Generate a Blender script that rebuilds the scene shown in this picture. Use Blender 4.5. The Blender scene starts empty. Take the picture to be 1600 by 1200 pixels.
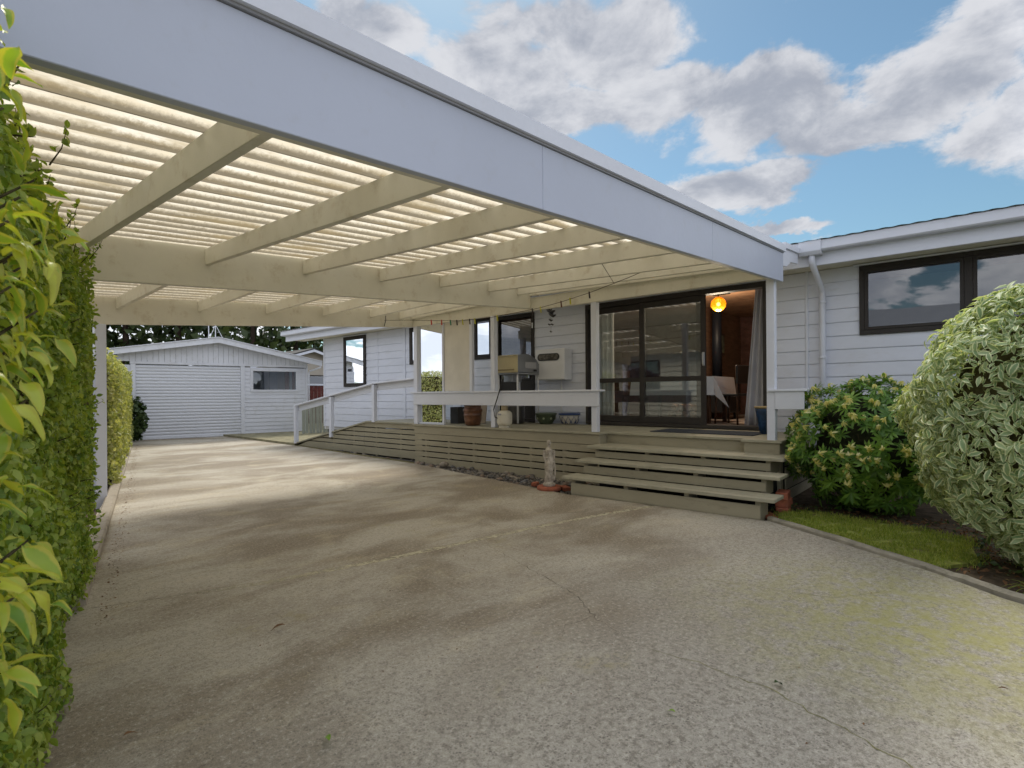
import bpy, bmesh, math, random
import numpy as np
from mathutils import Vector, Matrix
R = math.radians
random.seed(7); rng = np.random.default_rng(7)
S = bpy.context.scene
COL = S.collection

# ------------------------------------------------------------------ camera
EYE = 1.2
yaw, roll = R(40.76), R(-0.42)
fw = Vector((math.cos(yaw), math.sin(yaw), 0))
rt0 = Vector((math.sin(yaw), -math.cos(yaw), 0)); up0 = Vector((0, 0, 1))
rt = rt0*math.cos(roll) + up0*math.sin(roll); up = up0*math.cos(roll) - rt0*math.sin(roll)
cam = bpy.data.cameras.new('camera'); co = bpy.data.objects.new('camera', cam); COL.objects.link(co)
m = Matrix((rt, up, -fw)).transposed().to_4x4(); m.translation = Vector((0, 0, EYE)); co.matrix_world = m
cam.sensor_width = 36; cam.lens = 840/1600*36; cam.shift_y = 16.4/1600
cam.dof.use_dof = True; cam.dof.focus_distance = 4.0; cam.dof.aperture_fstop = 8
cam.clip_start = 0.05; cam.clip_end = 3000
S.camera = co

# ------------------------------------------------------------------ light and sky
SUN_AZ = math.atan2(.66, .75); SUN_EL = R(50)
sd = Vector((math.sin(SUN_AZ)*math.cos(SUN_EL), math.cos(SUN_AZ)*math.cos(SUN_EL), math.sin(SUN_EL)))
sun = bpy.data.lights.new('sun', 'SUN'); sun.energy = 1.0; sun.angle = R(16); sun.color = (1, .93, .82)
so = bpy.data.objects.new('sun', sun); COL.objects.link(so); so.rotation_euler = sd.to_track_quat('Z', 'Y').to_euler()
W = bpy.data.worlds.new('World'); S.world = W; W.use_nodes = True
S.view_settings.view_transform = 'Standard'; S.view_settings.look = 'None'
S.view_settings.exposure = 1.66; S.view_settings.gamma = 1; S.view_settings.use_curve_mapping = False

class NT:
    def __init__(s, t): s.t = t; s.n = t.nodes; s.l = t.links
    def node(s, ty, **k):
        n = s.n.new(ty)
        for a, b in k.items(): setattr(n, a, b)
        return n
    def put(s, sock, v):
        if isinstance(v, bpy.types.NodeSocket): s.l.new(v, sock)
        elif v is not None:
            try: sock.default_value = v
            except Exception: sock.default_value = (*v, 1)
    def math(s, op, a, b=None, c=None, clamp=False):
        n = s.node('ShaderNodeMath', operation=op, use_clamp=clamp)
        s.put(n.inputs[0], a)
        if b is not None: s.put(n.inputs[1], b)
        if c is not None: s.put(n.inputs[2], c)
        return n.outputs[0]
    def mix(s, f, a, b, mode='MIX'):
        n = s.node('ShaderNodeMix', data_type='RGBA', blend_type=mode)
        s.put(n.inputs[0], f); s.put(n.inputs[6], a); s.put(n.inputs[7], b)
        return n.outputs[2]
    def ramp(s, f, a, b, smooth=True):
        n = s.node('ShaderNodeMapRange', interpolation_type='SMOOTHSTEP' if smooth else 'LINEAR')
        s.put(n.inputs[0], f); n.inputs[1].default_value = a; n.inputs[2].default_value = b
        return n.outputs[0]
    def noise(s, vec, scale, detail=4, rough=.55, dist=0.0):
        n = s.node('ShaderNodeTexNoise'); s.put(n.inputs['Vector'], vec)
        n.inputs['Scale'].default_value = scale; n.inputs['Detail'].default_value = detail
        n.inputs['Roughness'].default_value = rough; n.inputs['Distortion'].default_value = dist
        return n.outputs[0]
    def mapping(s, vec, sc=(1, 1, 1), loc=(0, 0, 0), rot=(0, 0, 0)):
        n = s.node('ShaderNodeMapping'); s.put(n.inputs[0], vec)
        n.inputs[1].default_value = loc; n.inputs[2].default_value = rot; n.inputs[3].default_value = sc
        return n.outputs[0]

def c4(c): return (c[0], c[1], c[2], 1)

def build_world():
    t = NT(W.node_tree); t.n.clear()
    out = t.node('ShaderNodeOutputWorld'); bg = t.node('ShaderNodeBackground')
    sky = t.node('ShaderNodeTexSky', sky_type='NISHITA'); sky.sun_disc = False
    sky.sun_elevation = SUN_EL; sky.sun_rotation = SUN_AZ; sky.altitude = 50
    sky.air_density = 1.0; sky.dust_density = 0.4; sky.ozone_density = 2.0
    tc = t.node('ShaderNodeTexCoord').outputs['Generated']
    sp = t.node('ShaderNodeSeparateXYZ'); t.put(sp.inputs[0], tc)
    x, y, z = sp.outputs
    az = t.math('MULTIPLY', t.math('ARCTAN2', y, x), 180/math.pi)
    el = t.math('MULTIPLY', t.math('ARCSINE', z), 180/math.pi)
    zz = t.math('ADD', t.math('MAXIMUM', z, 0.0), .16)
    cv = t.node('ShaderNodeCombineXYZ')
    t.put(cv.inputs[0], t.math('DIVIDE', x, zz)); t.put(cv.inputs[1], t.math('DIVIDE', y, zz)); t.put(cv.inputs[2], .3)
    P = cv.outputs[0]
    n1 = t.noise(t.mapping(P, loc=(3.1, 1.7, 0)), 1.15, 9, .56, .15)
    n2 = t.noise(t.mapping(P, loc=(7.3, 4.1, 0)), 3.2, 8, .6, .2)
    warp = t.math('MULTIPLY', t.math('SUBTRACT', n2, .5), 7)
    azw = t.math('ADD', az, warp); elw = t.math('ADD', el, t.math('MULTIPLY', warp, .8))
    # where the photographed clouds stand: azimuth, elevation, half widths, weight
    blobs = [(42, 31, 10, 4.0, .9), (30, 33, 9, 4.6, .95), (24, 28, 9, 3.4, .95), (15.5, 26, 7, 4.0, 1.1), (9, 22.5, 8, 2.6, .95), (2, 24.5, 7, 4.2, .95), (-4, 20, 6, 3, 1.0),
             (48, 28.5, 6, 1.8, .8), (35, 27.6, 9, 2.6, 1.0), (16.8, 19.2, 7.2, 2.2, 1.2), (14, 15.4, 4, 1.1, 1.0), (12, 33, 3, 1.2, .45), (2, 30.5, 5, 1.0, .5), (55, 33.5, 7, 3.0, .95), (38, 35, 12, 3.0, .85), (-1, 27.5, 6, 2.0, .8)]
    tot = None
    for a0, e0, sa, se, w in blobs:
        da = t.math('DIVIDE', t.math('SUBTRACT', azw, a0), sa); de = t.math('DIVIDE', t.math('SUBTRACT', elw, e0), se)
        d2 = t.math('ADD', t.math('MULTIPLY', da, da), t.math('MULTIPLY', de, de))
        v = t.math('MULTIPLY', t.math('EXPONENT', t.math('MULTIPLY', d2, -.9)), w)
        tot = v if tot is None else t.math('MAXIMUM', tot, v)
    # elsewhere round the sky a fuller broken cloud goes on
    inview = t.math('MULTIPLY', t.ramp(az, -12, 0), t.math('SUBTRACT', 1.0, t.ramp(az, 58, 72)))
    inview = t.math('MULTIPLY', inview, t.math('SUBTRACT', 1.0, t.ramp(el, 38, 46)))
    general = t.math('ADD', t.ramp(n1, .32, .56), .25)
    base = t.math('ADD', t.math('MULTIPLY', inview, tot), t.math('MULTIPLY', t.math('SUBTRACT', 1.0, inview), general))
    d1 = t.noise(t.mapping(tc, sc=(1, 1, 1.7)), 6.5, 11, .60, .25)
    d2 = t.noise(t.mapping(tc, sc=(1, 1, 1.7), loc=(.012, .010, .055)), 6.5, 11, .60, .25)
    edge = t.math('ADD', base, t.math('MULTIPLY', t.math('SUBTRACT', d1, .5), 1.5))
    edge = t.math('ADD', edge, t.math('MULTIPLY', t.math('SUBTRACT', n1, .5), .3))
    mask = t.math('MULTIPLY', t.ramp(edge, .36, .62), .97)
    relief = t.math('MULTIPLY', t.math('SUBTRACT', d1, d2), 2.8)
    thick = t.ramp(edge, .5, 1.35)
    n3 = t.noise(t.mapping(tc, sc=(1, 1, 2.2), loc=(1.3, 9.1, 0)), 4.0, 7, .55, .1)
    sh = t.math('ADD', t.math('ADD', relief, t.math('MULTIPLY', n3, 1.2)), t.math('MULTIPLY', thick, -.42))
    sh = t.ramp(sh, .0, 1.05)
    # all cloud out of view is brightened to throw more light into the scene
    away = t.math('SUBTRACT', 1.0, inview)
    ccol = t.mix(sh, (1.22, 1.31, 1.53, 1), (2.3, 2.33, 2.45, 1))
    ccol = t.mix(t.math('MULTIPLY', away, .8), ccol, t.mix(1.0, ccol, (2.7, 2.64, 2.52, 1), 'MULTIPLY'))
    haze = t.mix(t.math('MULTIPLY', t.math('SUBTRACT', 1.0, t.ramp(el, 0, 24)), .3), sky.outputs[0], (1.5, 2.2, 3.1, 1))
    skyc = t.mix(1.0, haze, (.33, .385, .35, 1), 'MULTIPLY')
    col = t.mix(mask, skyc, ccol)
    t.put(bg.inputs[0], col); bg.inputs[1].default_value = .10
    t.l.new(bg.outputs[0], out.inputs[0])
build_world()

# ------------------------------------------------------------------ materials
MATS = {}
def mat(name, col, rough=.6, spec=.3, metal=0, var=.06, vs=3.0, bump=0.0, bs=60, dirt=None, coat=0, stretch=(1, 1, 1)):
    if name in MATS: return MATS[name]
    M = bpy.data.materials.new(name); M.use_nodes = True
    t = NT(M.node_tree); b = t.n['Principled BSDF']
    tc = t.node('ShaderNodeTexCoord').outputs['Object']; ge = t.node('ShaderNodeNewGeometry')
    pos = t.mapping(ge.outputs['Position'], sc=stretch)
    n = t.noise(pos, vs, 5, .6)
    lo = [max(0, c*(1-var)) for c in col]; hi = [min(1, c*(1+var)) for c in col]
    c = t.mix(t.ramp(n, .3, .7), c4(lo), c4(hi))
    if dirt:
        dc, a, sc = dirt
        dn = t.noise(pos, sc, 7, .68)
        c = t.mix(t.math('MULTIPLY', t.ramp(dn, .52, .72), a), c, c4(dc))
    t.put(b.inputs['Base Color'], c)
    rn = t.noise(pos, vs*7, 3)
    t.put(b.inputs['Roughness'], t.math('ADD', rough-.06, t.math('MULTIPLY', rn, .12)))
    b.inputs['Specular IOR Level'].default_value = spec; b.inputs['Metallic'].default_value = metal
    b.inputs['Coat Weight'].default_value = coat
    if bump:
        bn = t.node('ShaderNodeBump'); bn.inputs['Strength'].default_value = bump; bn.inputs['Distance'].default_value = .01
        t.put(bn.inputs['Height'], t.noise(pos, bs, 4)); t.put(b.inputs['Normal'], bn.outputs[0])
    MATS[name] = M; return M

def leafmat(name, dark, mid, light, trans=.35, edge=None, rough=.42, spec=.4, yellow=None):
    M = bpy.data.materials.new(name); M.use_nodes = True
    t = NT(M.node_tree); b = t.n['Principled BSDF']; out = t.n['Material Output']
    ge = t.node('ShaderNodeNewGeometry'); rnd = ge.outputs['Random Per Island']
    oi = t.node('ShaderNodeObjectInfo').outputs['Random']
    r = t.math('FRACT', t.math('ADD', rnd, oi))
    cr = t.node('ShaderNodeValToRGB'); t.put(cr.inputs[0], r)
    e = cr.color_ramp.elements; e[0].color = c4(dark); e[1].color = c4(light)
    k = e.new(.5); k.color = c4(mid)
    c = cr.outputs[0]
    pn = t.noise(ge.outputs['Position'], 5.0, 3)
    c = t.mix(t.math('MULTIPLY', t.ramp(pn, .45, .7), .45), c, c4(yellow or light))
    if edge:
        uv = t.node('ShaderNodeUVMap').outputs[0]; s = t.node('ShaderNodeSeparateXYZ'); t.put(s.inputs[0], uv)
        u = t.math('ABSOLUTE', t.math('SUBTRACT', s.outputs[0], .5))
        wn = t.noise(ge.outputs['Position'], 60, 3)
        u = t.math('ADD', u, t.math('MULTIPLY', t.math('SUBTRACT', wn, .5), .22))
        c = t.mix(t.ramp(u, .24, .36), c, c4(edge))
    else:
        uv = t.node('ShaderNodeUVMap').outputs[0]; s = t.node('ShaderNodeSeparateXYZ'); t.put(s.inputs[0], uv)
        u = t.math('ABSOLUTE', t.math('SUBTRACT', s.outputs[0], .5))
        c = t.mix(t.math('MULTIPLY', t.math('SUBTRACT', 1.0, t.ramp(u, .0, .05)), .35), c, c4(light))
    t.put(b.inputs['Base Color'], c)
    b.inputs['Roughness'].default_value = rough; b.inputs['Specular IOR Level'].default_value = spec
    tr = t.node('ShaderNodeBsdfTranslucent'); t.put(tr.inputs[0], t.mix(1.0, c, (1.25, 1.2, .55, 1), 'MULTIPLY'))
    mx = t.node('ShaderNodeMixShader'); mx.inputs[0].default_value = trans
    t.l.new(b.outputs[0], mx.inputs[1]); t.l.new(tr.outputs[0], mx.inputs[2]); t.l.new(mx.outputs[0], out.inputs[0])
    return M

def glassmat(name, refl=.12, tint=(.8, .85, .85)):
    M = bpy.data.materials.new(name); M.use_nodes = True
    t = NT(M.node_tree); t.n.remove(t.n['Principled BSDF']); out = t.n['Material Output']
    g = t.node('ShaderNodeBsdfGlossy'); g.inputs['Roughness'].default_value = .012; g.inputs[0].default_value = (.92, .95, 1, 1)
    tr = t.node('ShaderNodeBsdfTransparent'); tr.inputs[0].default_value = c4(tint)
    fr = t.node('ShaderNodeFresnel'); fr.inputs[0].default_value = 1.5
    ge = t.node('ShaderNodeNewGeometry')
    bp = t.node('ShaderNodeBump'); bp.inputs['Strength'].default_value = .05; bp.inputs['Distance'].default_value = .02
    t.put(bp.inputs['Height'], t.noise(ge.outputs['Position'], 1.6, 2)); t.put(g.inputs['Normal'], bp.outputs[0])
    f = t.math('ADD', refl, fr.outputs[0], clamp=True)
    mx = t.node('ShaderNodeMixShader'); t.put(mx.inputs[0], f)
    t.l.new(tr.outputs[0], mx.inputs[1]); t.l.new(g.outputs[0], mx.inputs[2]); t.l.new(mx.outputs[0], out.inputs[0])
    return M

def concretemat():
    M = bpy.data.materials.new('weathered_concrete'); M.use_nodes = True
    t = NT(M.node_tree); b = t.n['Principled BSDF']
    pos = t.node('ShaderNodeNewGeometry').outputs['Position']
    st = t.mapping(pos, sc=(.75, 1.2, 1), rot=(0, 0, R(35)))
    big = t.noise(st, .8, 6, .62, .4); mid = t.noise(st, 2.6, 7, .65, .3); fine = t.noise(pos, 48, 8, .8); grit = t.noise(pos, 150, 3, .8)
    c = t.mix(t.ramp(big, .38, .62), (.25, .205, .145, 1), (.49, .45, .37, 1))
    c = t.mix(t.math('MULTIPLY', t.ramp(mid, .5, .74), .55), c, (.56, .49, .34, 1))
    c = t.mix(t.math('MULTIPLY', t.ramp(t.noise(st, 1.3, 5, .7, .5), .52, .68), .6), c, (.26, .215, .15, 1))
    # the worn outer part is greyer, with exposed stone
    s = t.node('ShaderNodeSeparateXYZ'); t.put(s.inputs[0], pos)
    wob = t.math('MULTIPLY', t.math('SUBTRACT', t.noise(pos, .9, 4), .5), 1.6)
    yy = t.math('ADD', s.outputs[1], wob)
    worn = t.math('SUBTRACT', 1.0, t.ramp(yy, .5, 2.5))
    c = t.mix(t.math('MULTIPLY', worn, .75), c, (.40, .375, .325, 1))
    vo = t.node('ShaderNodeTexVoronoi'); t.put(vo.inputs['Vector'], pos); vo.inputs['Scale'].default_value = 70
    speck = t.math('SUBTRACT', 1.0, t.ramp(vo.outputs['Distance'], .2, .42))
    sm = t.math('MULTIPLY', speck, t.ramp(t.noise(pos, 14, 4, .7), .42, .6))
    sm = t.math('MULTIPLY', sm, t.math('ADD', .38, t.math('MULTIPLY', worn, .5)))
    c = t.mix(sm, c, (.13, .115, .095, 1))
    rough_patch = t.math('MULTIPLY', t.ramp(t.noise(pos, 26, 7, .85), .48, .58), t.math('ADD', .30, t.math('MULTIPLY', worn, .55)))
    c = t.mix(rough_patch, c, (.22, .20, .16, 1))
    c = t.mix(t.math('MULTIPLY', t.ramp(fine, .52, .62), .6), c, (.60, .56, .48, 1))
    c = t.mix(t.math('MULTIPLY', t.math('SUBTRACT', 1.0, t.ramp(fine, .36, .46)), .6), c, (.12, .105, .08, 1))
    c = t.mix(t.math('MULTIPLY', t.ramp(grit, .54, .66), .55), c, (.09, .08, .065, 1))
    # moss along the sunny right hand side and beside the left kerb
    dx = t.math('SUBTRACT', s.outputs[0], 3.55); dy = t.math('SUBTRACT', s.outputs[1], .1)
    d = t.math('SQRT', t.math('ADD', t.math('MULTIPLY', dx, dx), t.math('MULTIPLY', t.math('MULTIPLY', dy, dy), .8)))
    mo = t.math('SUBTRACT', 1.0, t.ramp(t.math('ADD', d, t.math('MULTIPLY', wob, .7)), .1, 1.5))
    mo = t.math('MULTIPLY', mo, t.ramp(t.noise(pos, 9, 6, .75), .36, .6))
    c = t.mix(t.math('MULTIPLY', mo, .75), c, (.34, .325, .10, 1))
    mo2 = t.math('MULTIPLY', t.ramp(t.noise(pos, 1.1, 5, .65), .58, .7), t.ramp(t.noise(pos, 12, 5, .75), .45, .6))
    c = t.mix(t.math('MULTIPLY', mo2, .45), c, (.32, .28, .11, 1))
    t.put(b.inputs['Base Color'], c)
    t.put(b.inputs['Roughness'], t.math('ADD', .62, t.math('MULTIPLY', mid, .3)))
    b.inputs['Specular IOR Level'].default_value = .25
    bp = t.node('ShaderNodeBump'); bp.inputs['Strength'].default_value = .55; bp.inputs['Distance'].default_value = .006
    t.put(bp.inputs['Height'], t.math('ADD', fine, t.math('ADD', t.math('MULTIPLY', speck, -.35), t.math('MULTIPLY', grit, .6)))); t.put(b.inputs['Normal'], bp.outputs[0])
    return M

def sheetmat():
    M = bpy.data.materials.new('dirty_shaded_sheet'); M.use_nodes = True
    t = NT(M.node_tree); t.n.remove(t.n['Principled BSDF']); out = t.n['Material Output']
    pos = t.node('ShaderNodeNewGeometry').outputs['Position']
    st = t.mapping(pos, sc=(.9, 4, 0)); n = t.noise(st, 3, 7, .7); f = t.noise(pos, 45, 5, .75)
    c = t.mix(t.ramp(n, .35, .7), (.78, .69, .52, 1), (.93, .885, .77, 1))
    # dirt in the valleys, deepened to paint in each corrugation's unlit side
    s = t.node('ShaderNodeSeparateXYZ'); t.put(s.inputs[0], pos)
    ph = t.math('SINE', t.math('MULTIPLY', s.outputs[1], 2*math.pi/PITCH))
    val = t.ramp(t.math('ADD', t.math('MULTIPLY', ph, -1.0), t.math('MULTIPLY', t.math('SUBTRACT', f, .5), 1.1)), -.25, .75)
    c = t.mix(t.math('MULTIPLY', val, t.math('MULTIPLY', t.ramp(n, .38, .62), .75)), c, (.50, .36, .14, 1))
    c = t.mix(t.math('MULTIPLY', val, .86), c, (.17, .145, .10, 1))
    band = t.noise(t.mapping(pos, sc=(.15, 1, 0)), 7, 5, .7)
    c = t.mix(t.math('MULTIPLY', t.ramp(band, .48, .66), .6), c, (.34, .26, .13, 1))
    c = t.mix(t.math('MULTIPLY', t.ramp(f, .58, .72), .5), c, (.45, .38, .25, 1))
    tr = t.node('ShaderNodeBsdfTranslucent'); df = t.node('ShaderNodeBsdfDiffuse')
    t.put(tr.inputs[0], c); t.put(df.inputs[0], t.mix(1.0, c, (.7, .7, .7, 1), 'MULTIPLY'))
    mx = t.node('ShaderNodeMixShader'); mx.inputs[0].default_value = .72
    t.l.new(df.outputs[0], mx.inputs[1]); t.l.new(tr.outputs[0], mx.inputs[2]); t.l.new(mx.outputs[0], out.inputs[0])
    return M

def emitmat(name, col, st):
    M = bpy.data.materials.new(name); M.use_nodes = True
    b = M.node_tree.nodes['Principled BSDF']; b.inputs['Base Color'].default_value = c4(col)
    b.inputs['Emission Color'].default_value = c4(col); b.inputs['Emission Strength'].default_value = st
    return M

PITCH = .17
white = mat('white_painted_timber', (.66, .69, .78), .42, .4, var=.025, vs=1.5, bump=.08, dirt=((.52, .54, .58), .18, 16))
boardm = mat('white_painted_boards', (.67, .70, .79), .5, .35, var=.04, vs=1.2, bump=.05, dirt=((.50, .50, .50), .3, 4), stretch=(1, 1, 3))
fasciam = mat('shaded_fascia_paint', (.46, .50, .61), .45, .35, var=.03, vs=.8, bump=.12, bs=25, dirt=((.42, .44, .50), .30, 11), stretch=(1, 1, 1))  # white fascia paint with its bluish shade mixed into the colour
cream = mat('cream_painted_timber', (.76, .735, .635), .5, .3, var=.05, vs=2, bump=.06, dirt=((.42, .33, .2), .4, 6))
olive = mat('olive_painted_timber', (.33, .30, .215), .55, .3, var=.08, vs=2.5, bump=.12, bs=40, dirt=((.17, .15, .11), .45, 5), stretch=(1, .6, 2))
olive_top = mat('olive_painted_tread', (.34, .32, .24), .6, .25, var=.10, vs=3, bump=.15, bs=50, dirt=((.20, .18, .12), .5, 7))
alu = mat('bronze_aluminium', (.045, .040, .037), .62, .22, var=.08)
flash = mat('grey_flashing', (.30, .31, .34), .35, .5, var=.05)
roofm = mat('grey_roof_iron', (.26, .27, .30), .5, .4, var=.1, dirt=((.15, .14, .13), .4, 6))
steel = mat('brushed_steel', (.42, .43, .45), .35, .5, metal=.8, var=.1)
black = mat('black_paint', (.02, .02, .022), .45, .4)
plastic_w = mat('white_plastic', (.72, .73, .76), .35, .4, var=.02)
darkvoid = mat('dark_soil', (.085, .065, .045), .9, .1, var=.4, vs=12, bump=.4, dirt=((.09, .07, .045), .6, 18))
soil = darkvoid
brickm = mat('red_brick', (.33, .11, .065), .8, .2, var=.2, vs=14, bump=.3, dirt=((.20, .12, .09), .5, 20))
stonem = mat('river_stone', (.22, .20, .18), .7, .3, var=.35, vs=4, bump=.15, dirt=((.12, .11, .10), .4, 20))
kerbm = mat('kerb_concrete', (.27, .25, .20), .85, .2, var=.2, vs=6, bump=.4, dirt=((.12, .12, .07), .6, 9))
interior_wood = mat('stained_wood_lining', (.20, .12, .08), .5, .3, var=.25, vs=4, stretch=(1, 1, 6))
ceil_wood = mat('knotty_pine_ceiling', (.33, .19, .115), .5, .3, var=.2, vs=3, dirt=((.08, .035, .02), .85, 5.5))
brick_in = mat('dark_red_interior_wall', (.13, .065, .055), .7, .2, var=.3, vs=6)
fabric_grey = mat('grey_curtain_fabric', (.36, .37, .42), .9, .1, var=.08)
fabric_pale = mat('pale_curtain_fabric', (.62, .64, .64), .9, .1, var=.06)
cloth = mat('white_tablecloth', (.66, .70, .78), .9, .1, var=.05)
carpet = mat('beige_carpet', (.34, .29, .25), .95, .05, var=.1, vs=20)
wood_dark = mat('dark_chair_wood', (.07, .035, .02), .4, .4, var=.2)
glass = glassmat('door_glass', .10, (.72, .76, .76)); glass2 = glassmat('window_glass', .11, (.5, .55, .58))
glass3 = glassmat('screen_glass', .10, (.85, .9, .92))
concrete = concretemat(); sheet = sheetmat()

# ------------------------------------------------------------------ helpers
def link(o, parent=None):
    COL.objects.link(o)
    if parent is not None: o.parent = parent
    return o
def empty(name, label, cat, loc=(0, 0, 0), rz=0, group=None):
    o = bpy.data.objects.new(name, None); COL.objects.link(o); o.location = loc; o.rotation_euler = (0, 0, rz)
    o.empty_display_size = .1
    tag(o, label, cat, group); return o
def tag(o, label=None, cat=None, group=None, kind=None):
    if label: o['label'] = label
    if cat: o['category'] = cat
    if group: o['group'] = group
    if kind: o['kind'] = kind
    return o
class MB:
    def __init__(s): s.v = []; s.f = []; s.sm = []
    def add(s, v, f, M=None, smooth=False):
        b = len(s.v)
        s.v += [tuple(M @ Vector(p)) if M else tuple(p) for p in v]
        s.f += [tuple(i+b for i in q) for q in f]; s.sm += [smooth]*len(f); return s
    def box(s, x0, x1, y0, y1, z0, z1, M=None):
        v = [(x0,y0,z0),(x1,y0,z0),(x1,y1,z0),(x0,y1,z0),(x0,y0,z1),(x1,y0,z1),(x1,y1,z1),(x0,y1,z1)]
        return s.add(v, [(0,3,2,1),(4,5,6,7),(0,1,5,4),(1,2,6,5),(2,3,7,6),(3,0,4,7)], M)
    def hexa(s, v, M=None): return s.add(v, [(0,3,2,1),(4,5,6,7),(0,1,5,4),(1,2,6,5),(2,3,7,6),(3,0,4,7)], M)
    def prism(s, poly, axis, a, b, M=None):
        n = len(poly)
        def P(p, t): return {'x': (t, p[0], p[1]), 'y': (p[0], t, p[1]), 'z': (p[0], p[1], t)}[axis]
        v = [P(p, a) for p in poly] + [P(p, b) for p in poly]
        f = [tuple(range(n))[::-1], tuple(range(n, 2*n))] + [(i, (i+1) % n, n+(i+1) % n, n+i) for i in range(n)]
        return s.add(v, f, M)
    def tube(s, pts, r, n=8, cap=True, M=None):
        pts = [Vector(p) for p in pts]; rr = r if isinstance(r, (list, tuple)) else [r]*len(pts)
        v = []; ref = None
        for i, p in enumerate(pts):
            d = (pts[min(i+1, len(pts)-1)]-pts[max(i-1, 0)]).normalized()
            if ref is None: ref = Vector((0, 0, 1)) if abs(d.z) < .9 else Vector((1, 0, 0))
            a = d.cross(ref).normalized(); c = d.cross(a).normalized(); ref = c.cross(d)*-1 if False else ref
            for k in range(n):
                t = 2*math.pi*k/n; v.append(p + (a*math.cos(t)+c*math.sin(t))*rr[i])
        f = []
        for i in range(len(pts)-1):
            for k in range(n): f.append((i*n+k, i*n+(k+1) % n, (i+1)*n+(k+1) % n, (i+1)*n+k))
        if cap: f += [tuple(range(n))[::-1], tuple(range((len(pts)-1)*n, len(pts)*n))]
        return s.add(v, f, M, smooth=True)
    def lathe(s, prof, c=(0, 0, 0), n=24, M=None):
        v = []; f = []
        for r, z in prof:
            for k in range(n):
                t = 2*math.pi*k/n; v.append((c[0]+r*math.cos(t), c[1]+r*math.sin(t), c[2]+z))
        for i in range(len(prof)-1):
            for k in range(n): f.append((i*n+k, i*n+(k+1) % n, (i+1)*n+(k+1) % n, (i+1)*n+k))
        f += [tuple(range(n))[::-1], tuple(range((len(prof)-1)*n, len(prof)*n))]
        return s.add(v, f, M, smooth=True)
    def build(s, name, m, parent=None, bevel=0, kind=None):
        me = bpy.data.meshes.new(name); me.from_pydata([tuple(p) for p in s.v], [], s.f); me.materials.append(m)
        me.polygons.foreach_set('use_smooth', s.sm)
        bm = bmesh.new(); bm.from_mesh(me); bmesh.ops.recalc_face_normals(bm, faces=bm.faces)
        if bevel:
            es = [e for e in bm.edges if len(e.link_faces) == 2 and e.calc_face_angle(0) > .6 and not all(q.smooth for q in e.link_faces)]
            bmesh.ops.bevel(bm, geom=es, offset=bevel, segments=1, affect='EDGES', clamp_overlap=True)
        bm.to_mesh(me); bm.free()
        o = bpy.data.objects.new(name, me); link(o, parent)
        if kind: o['kind'] = kind
        return o
def box(name, m, parent, x0, x1, y0, y1, z0, z1, bevel=.003, kind=None): return MB().box(x0, x1, y0, y1, z0, z1).build(name, m, parent, bevel, kind)
def rotm(loc=(0, 0, 0), rx=0, ry=0, rz=0, s=1):
    return Matrix.Translation(loc) @ Matrix.Rotation(rz, 4, 'Z') @ Matrix.Rotation(ry, 4, 'Y') @ Matrix.Rotation(rx, 4, 'X') @ Matrix.Scale(s, 4)
def npmesh(name, V, F, m, parent=None, uv=None, kind=None):
    """many faces at once; F is an (n,4) array"""
    me = bpy.data.meshes.new(name); V = np.asarray(V, np.float32); F = np.asarray(F, np.int32); k = F.shape[1]
    me.vertices.add(len(V)); me.vertices.foreach_set('co', V.ravel())
    me.loops.add(F.size); me.loops.foreach_set('vertex_index', F.ravel())
    me.polygons.add(len(F)); me.polygons.foreach_set('loop_start', np.arange(0, F.size, k, dtype=np.int32))
    me.polygons.foreach_set('loop_total', np.full(len(F), k, np.int32))
    me.update(calc_edges=True)
    if uv is not None:
        l = me.uv_layers.new(name='UVMap'); l.data.foreach_set('uv', np.asarray(uv, np.float32)[F.ravel()].ravel())
    me.materials.append(m)
    o = bpy.data.objects.new(name, me)
    if parent is not False: link(o, parent)
    if kind: o['kind'] = kind
    return o
def leaf_template(wid=.5, fold=.18, curl=.25, wavy=0.0, segs=4, peak=.5):
    """a leaf lying along +Y, 1 long, folded along its midrib"""
    v = []; uv = []
    for i in range(segs+1):
        t = i/segs; w = wid*.5*max(0, math.sin(math.pi*min(1, t**(math.log(.5)/math.log(peak)))))**.8
        if i in (0, segs): w = .012
        z = -curl*t*t
        for k, sgn in enumerate((-1, 0, 1)):
            v.append((sgn*w, t, z + (fold*w*2 if sgn else 0) + (wavy*math.sin(t*9+sgn*1.5) if sgn else 0))); uv.append((.5+.5*sgn, t))
    f = []
    for i in range(segs):
        for k in range(2): f.append((i*3+k, i*3+k+1, i*3+k+4, i*3+k+3))
    return np.array(v), np.array(f), np.array(uv)
def frames(N, spin=None, droop=0.0):
    """rotation matrices whose Z is near the normal, Y (leaf length) random in the plane"""
    n = N/np.linalg.norm(N, axis=1, keepdims=True)
    r = rng.normal(size=n.shape); r[:, 2] += droop
    y = r-(r*n).sum(1, keepdims=True)*n; y /= np.linalg.norm(y, axis=1, keepdims=True)
    x = np.cross(y, n); return np.stack([x, y, n], axis=2)
def scatter(P, N, sizes, tpl, m, name, parent, droop=0.0, kind='stuff'):
    V, F, UV = tpl; Rm = frames(N, droop=droop)
    A = np.einsum('nij,kj->nki', Rm, V)*sizes[:, None, None]+P[:, None, :]
    n = len(P); k = len(V)
    FF = (F[None]+(np.arange(n)*k)[:, None, None]).reshape(-1, F.shape[1])
    return npmesh(name, A.reshape(-1, 3), FF, m, parent, np.tile(UV, (n, 1)), kind)

def Zr(X, Y):
    """underside of the carport roof sheets"""
    ys = (1.6, 5.05, 7.8); zs = (2.245, 2.335, 2.255)
    return float(np.interp(Y, ys, zs)) + .075*X

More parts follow.
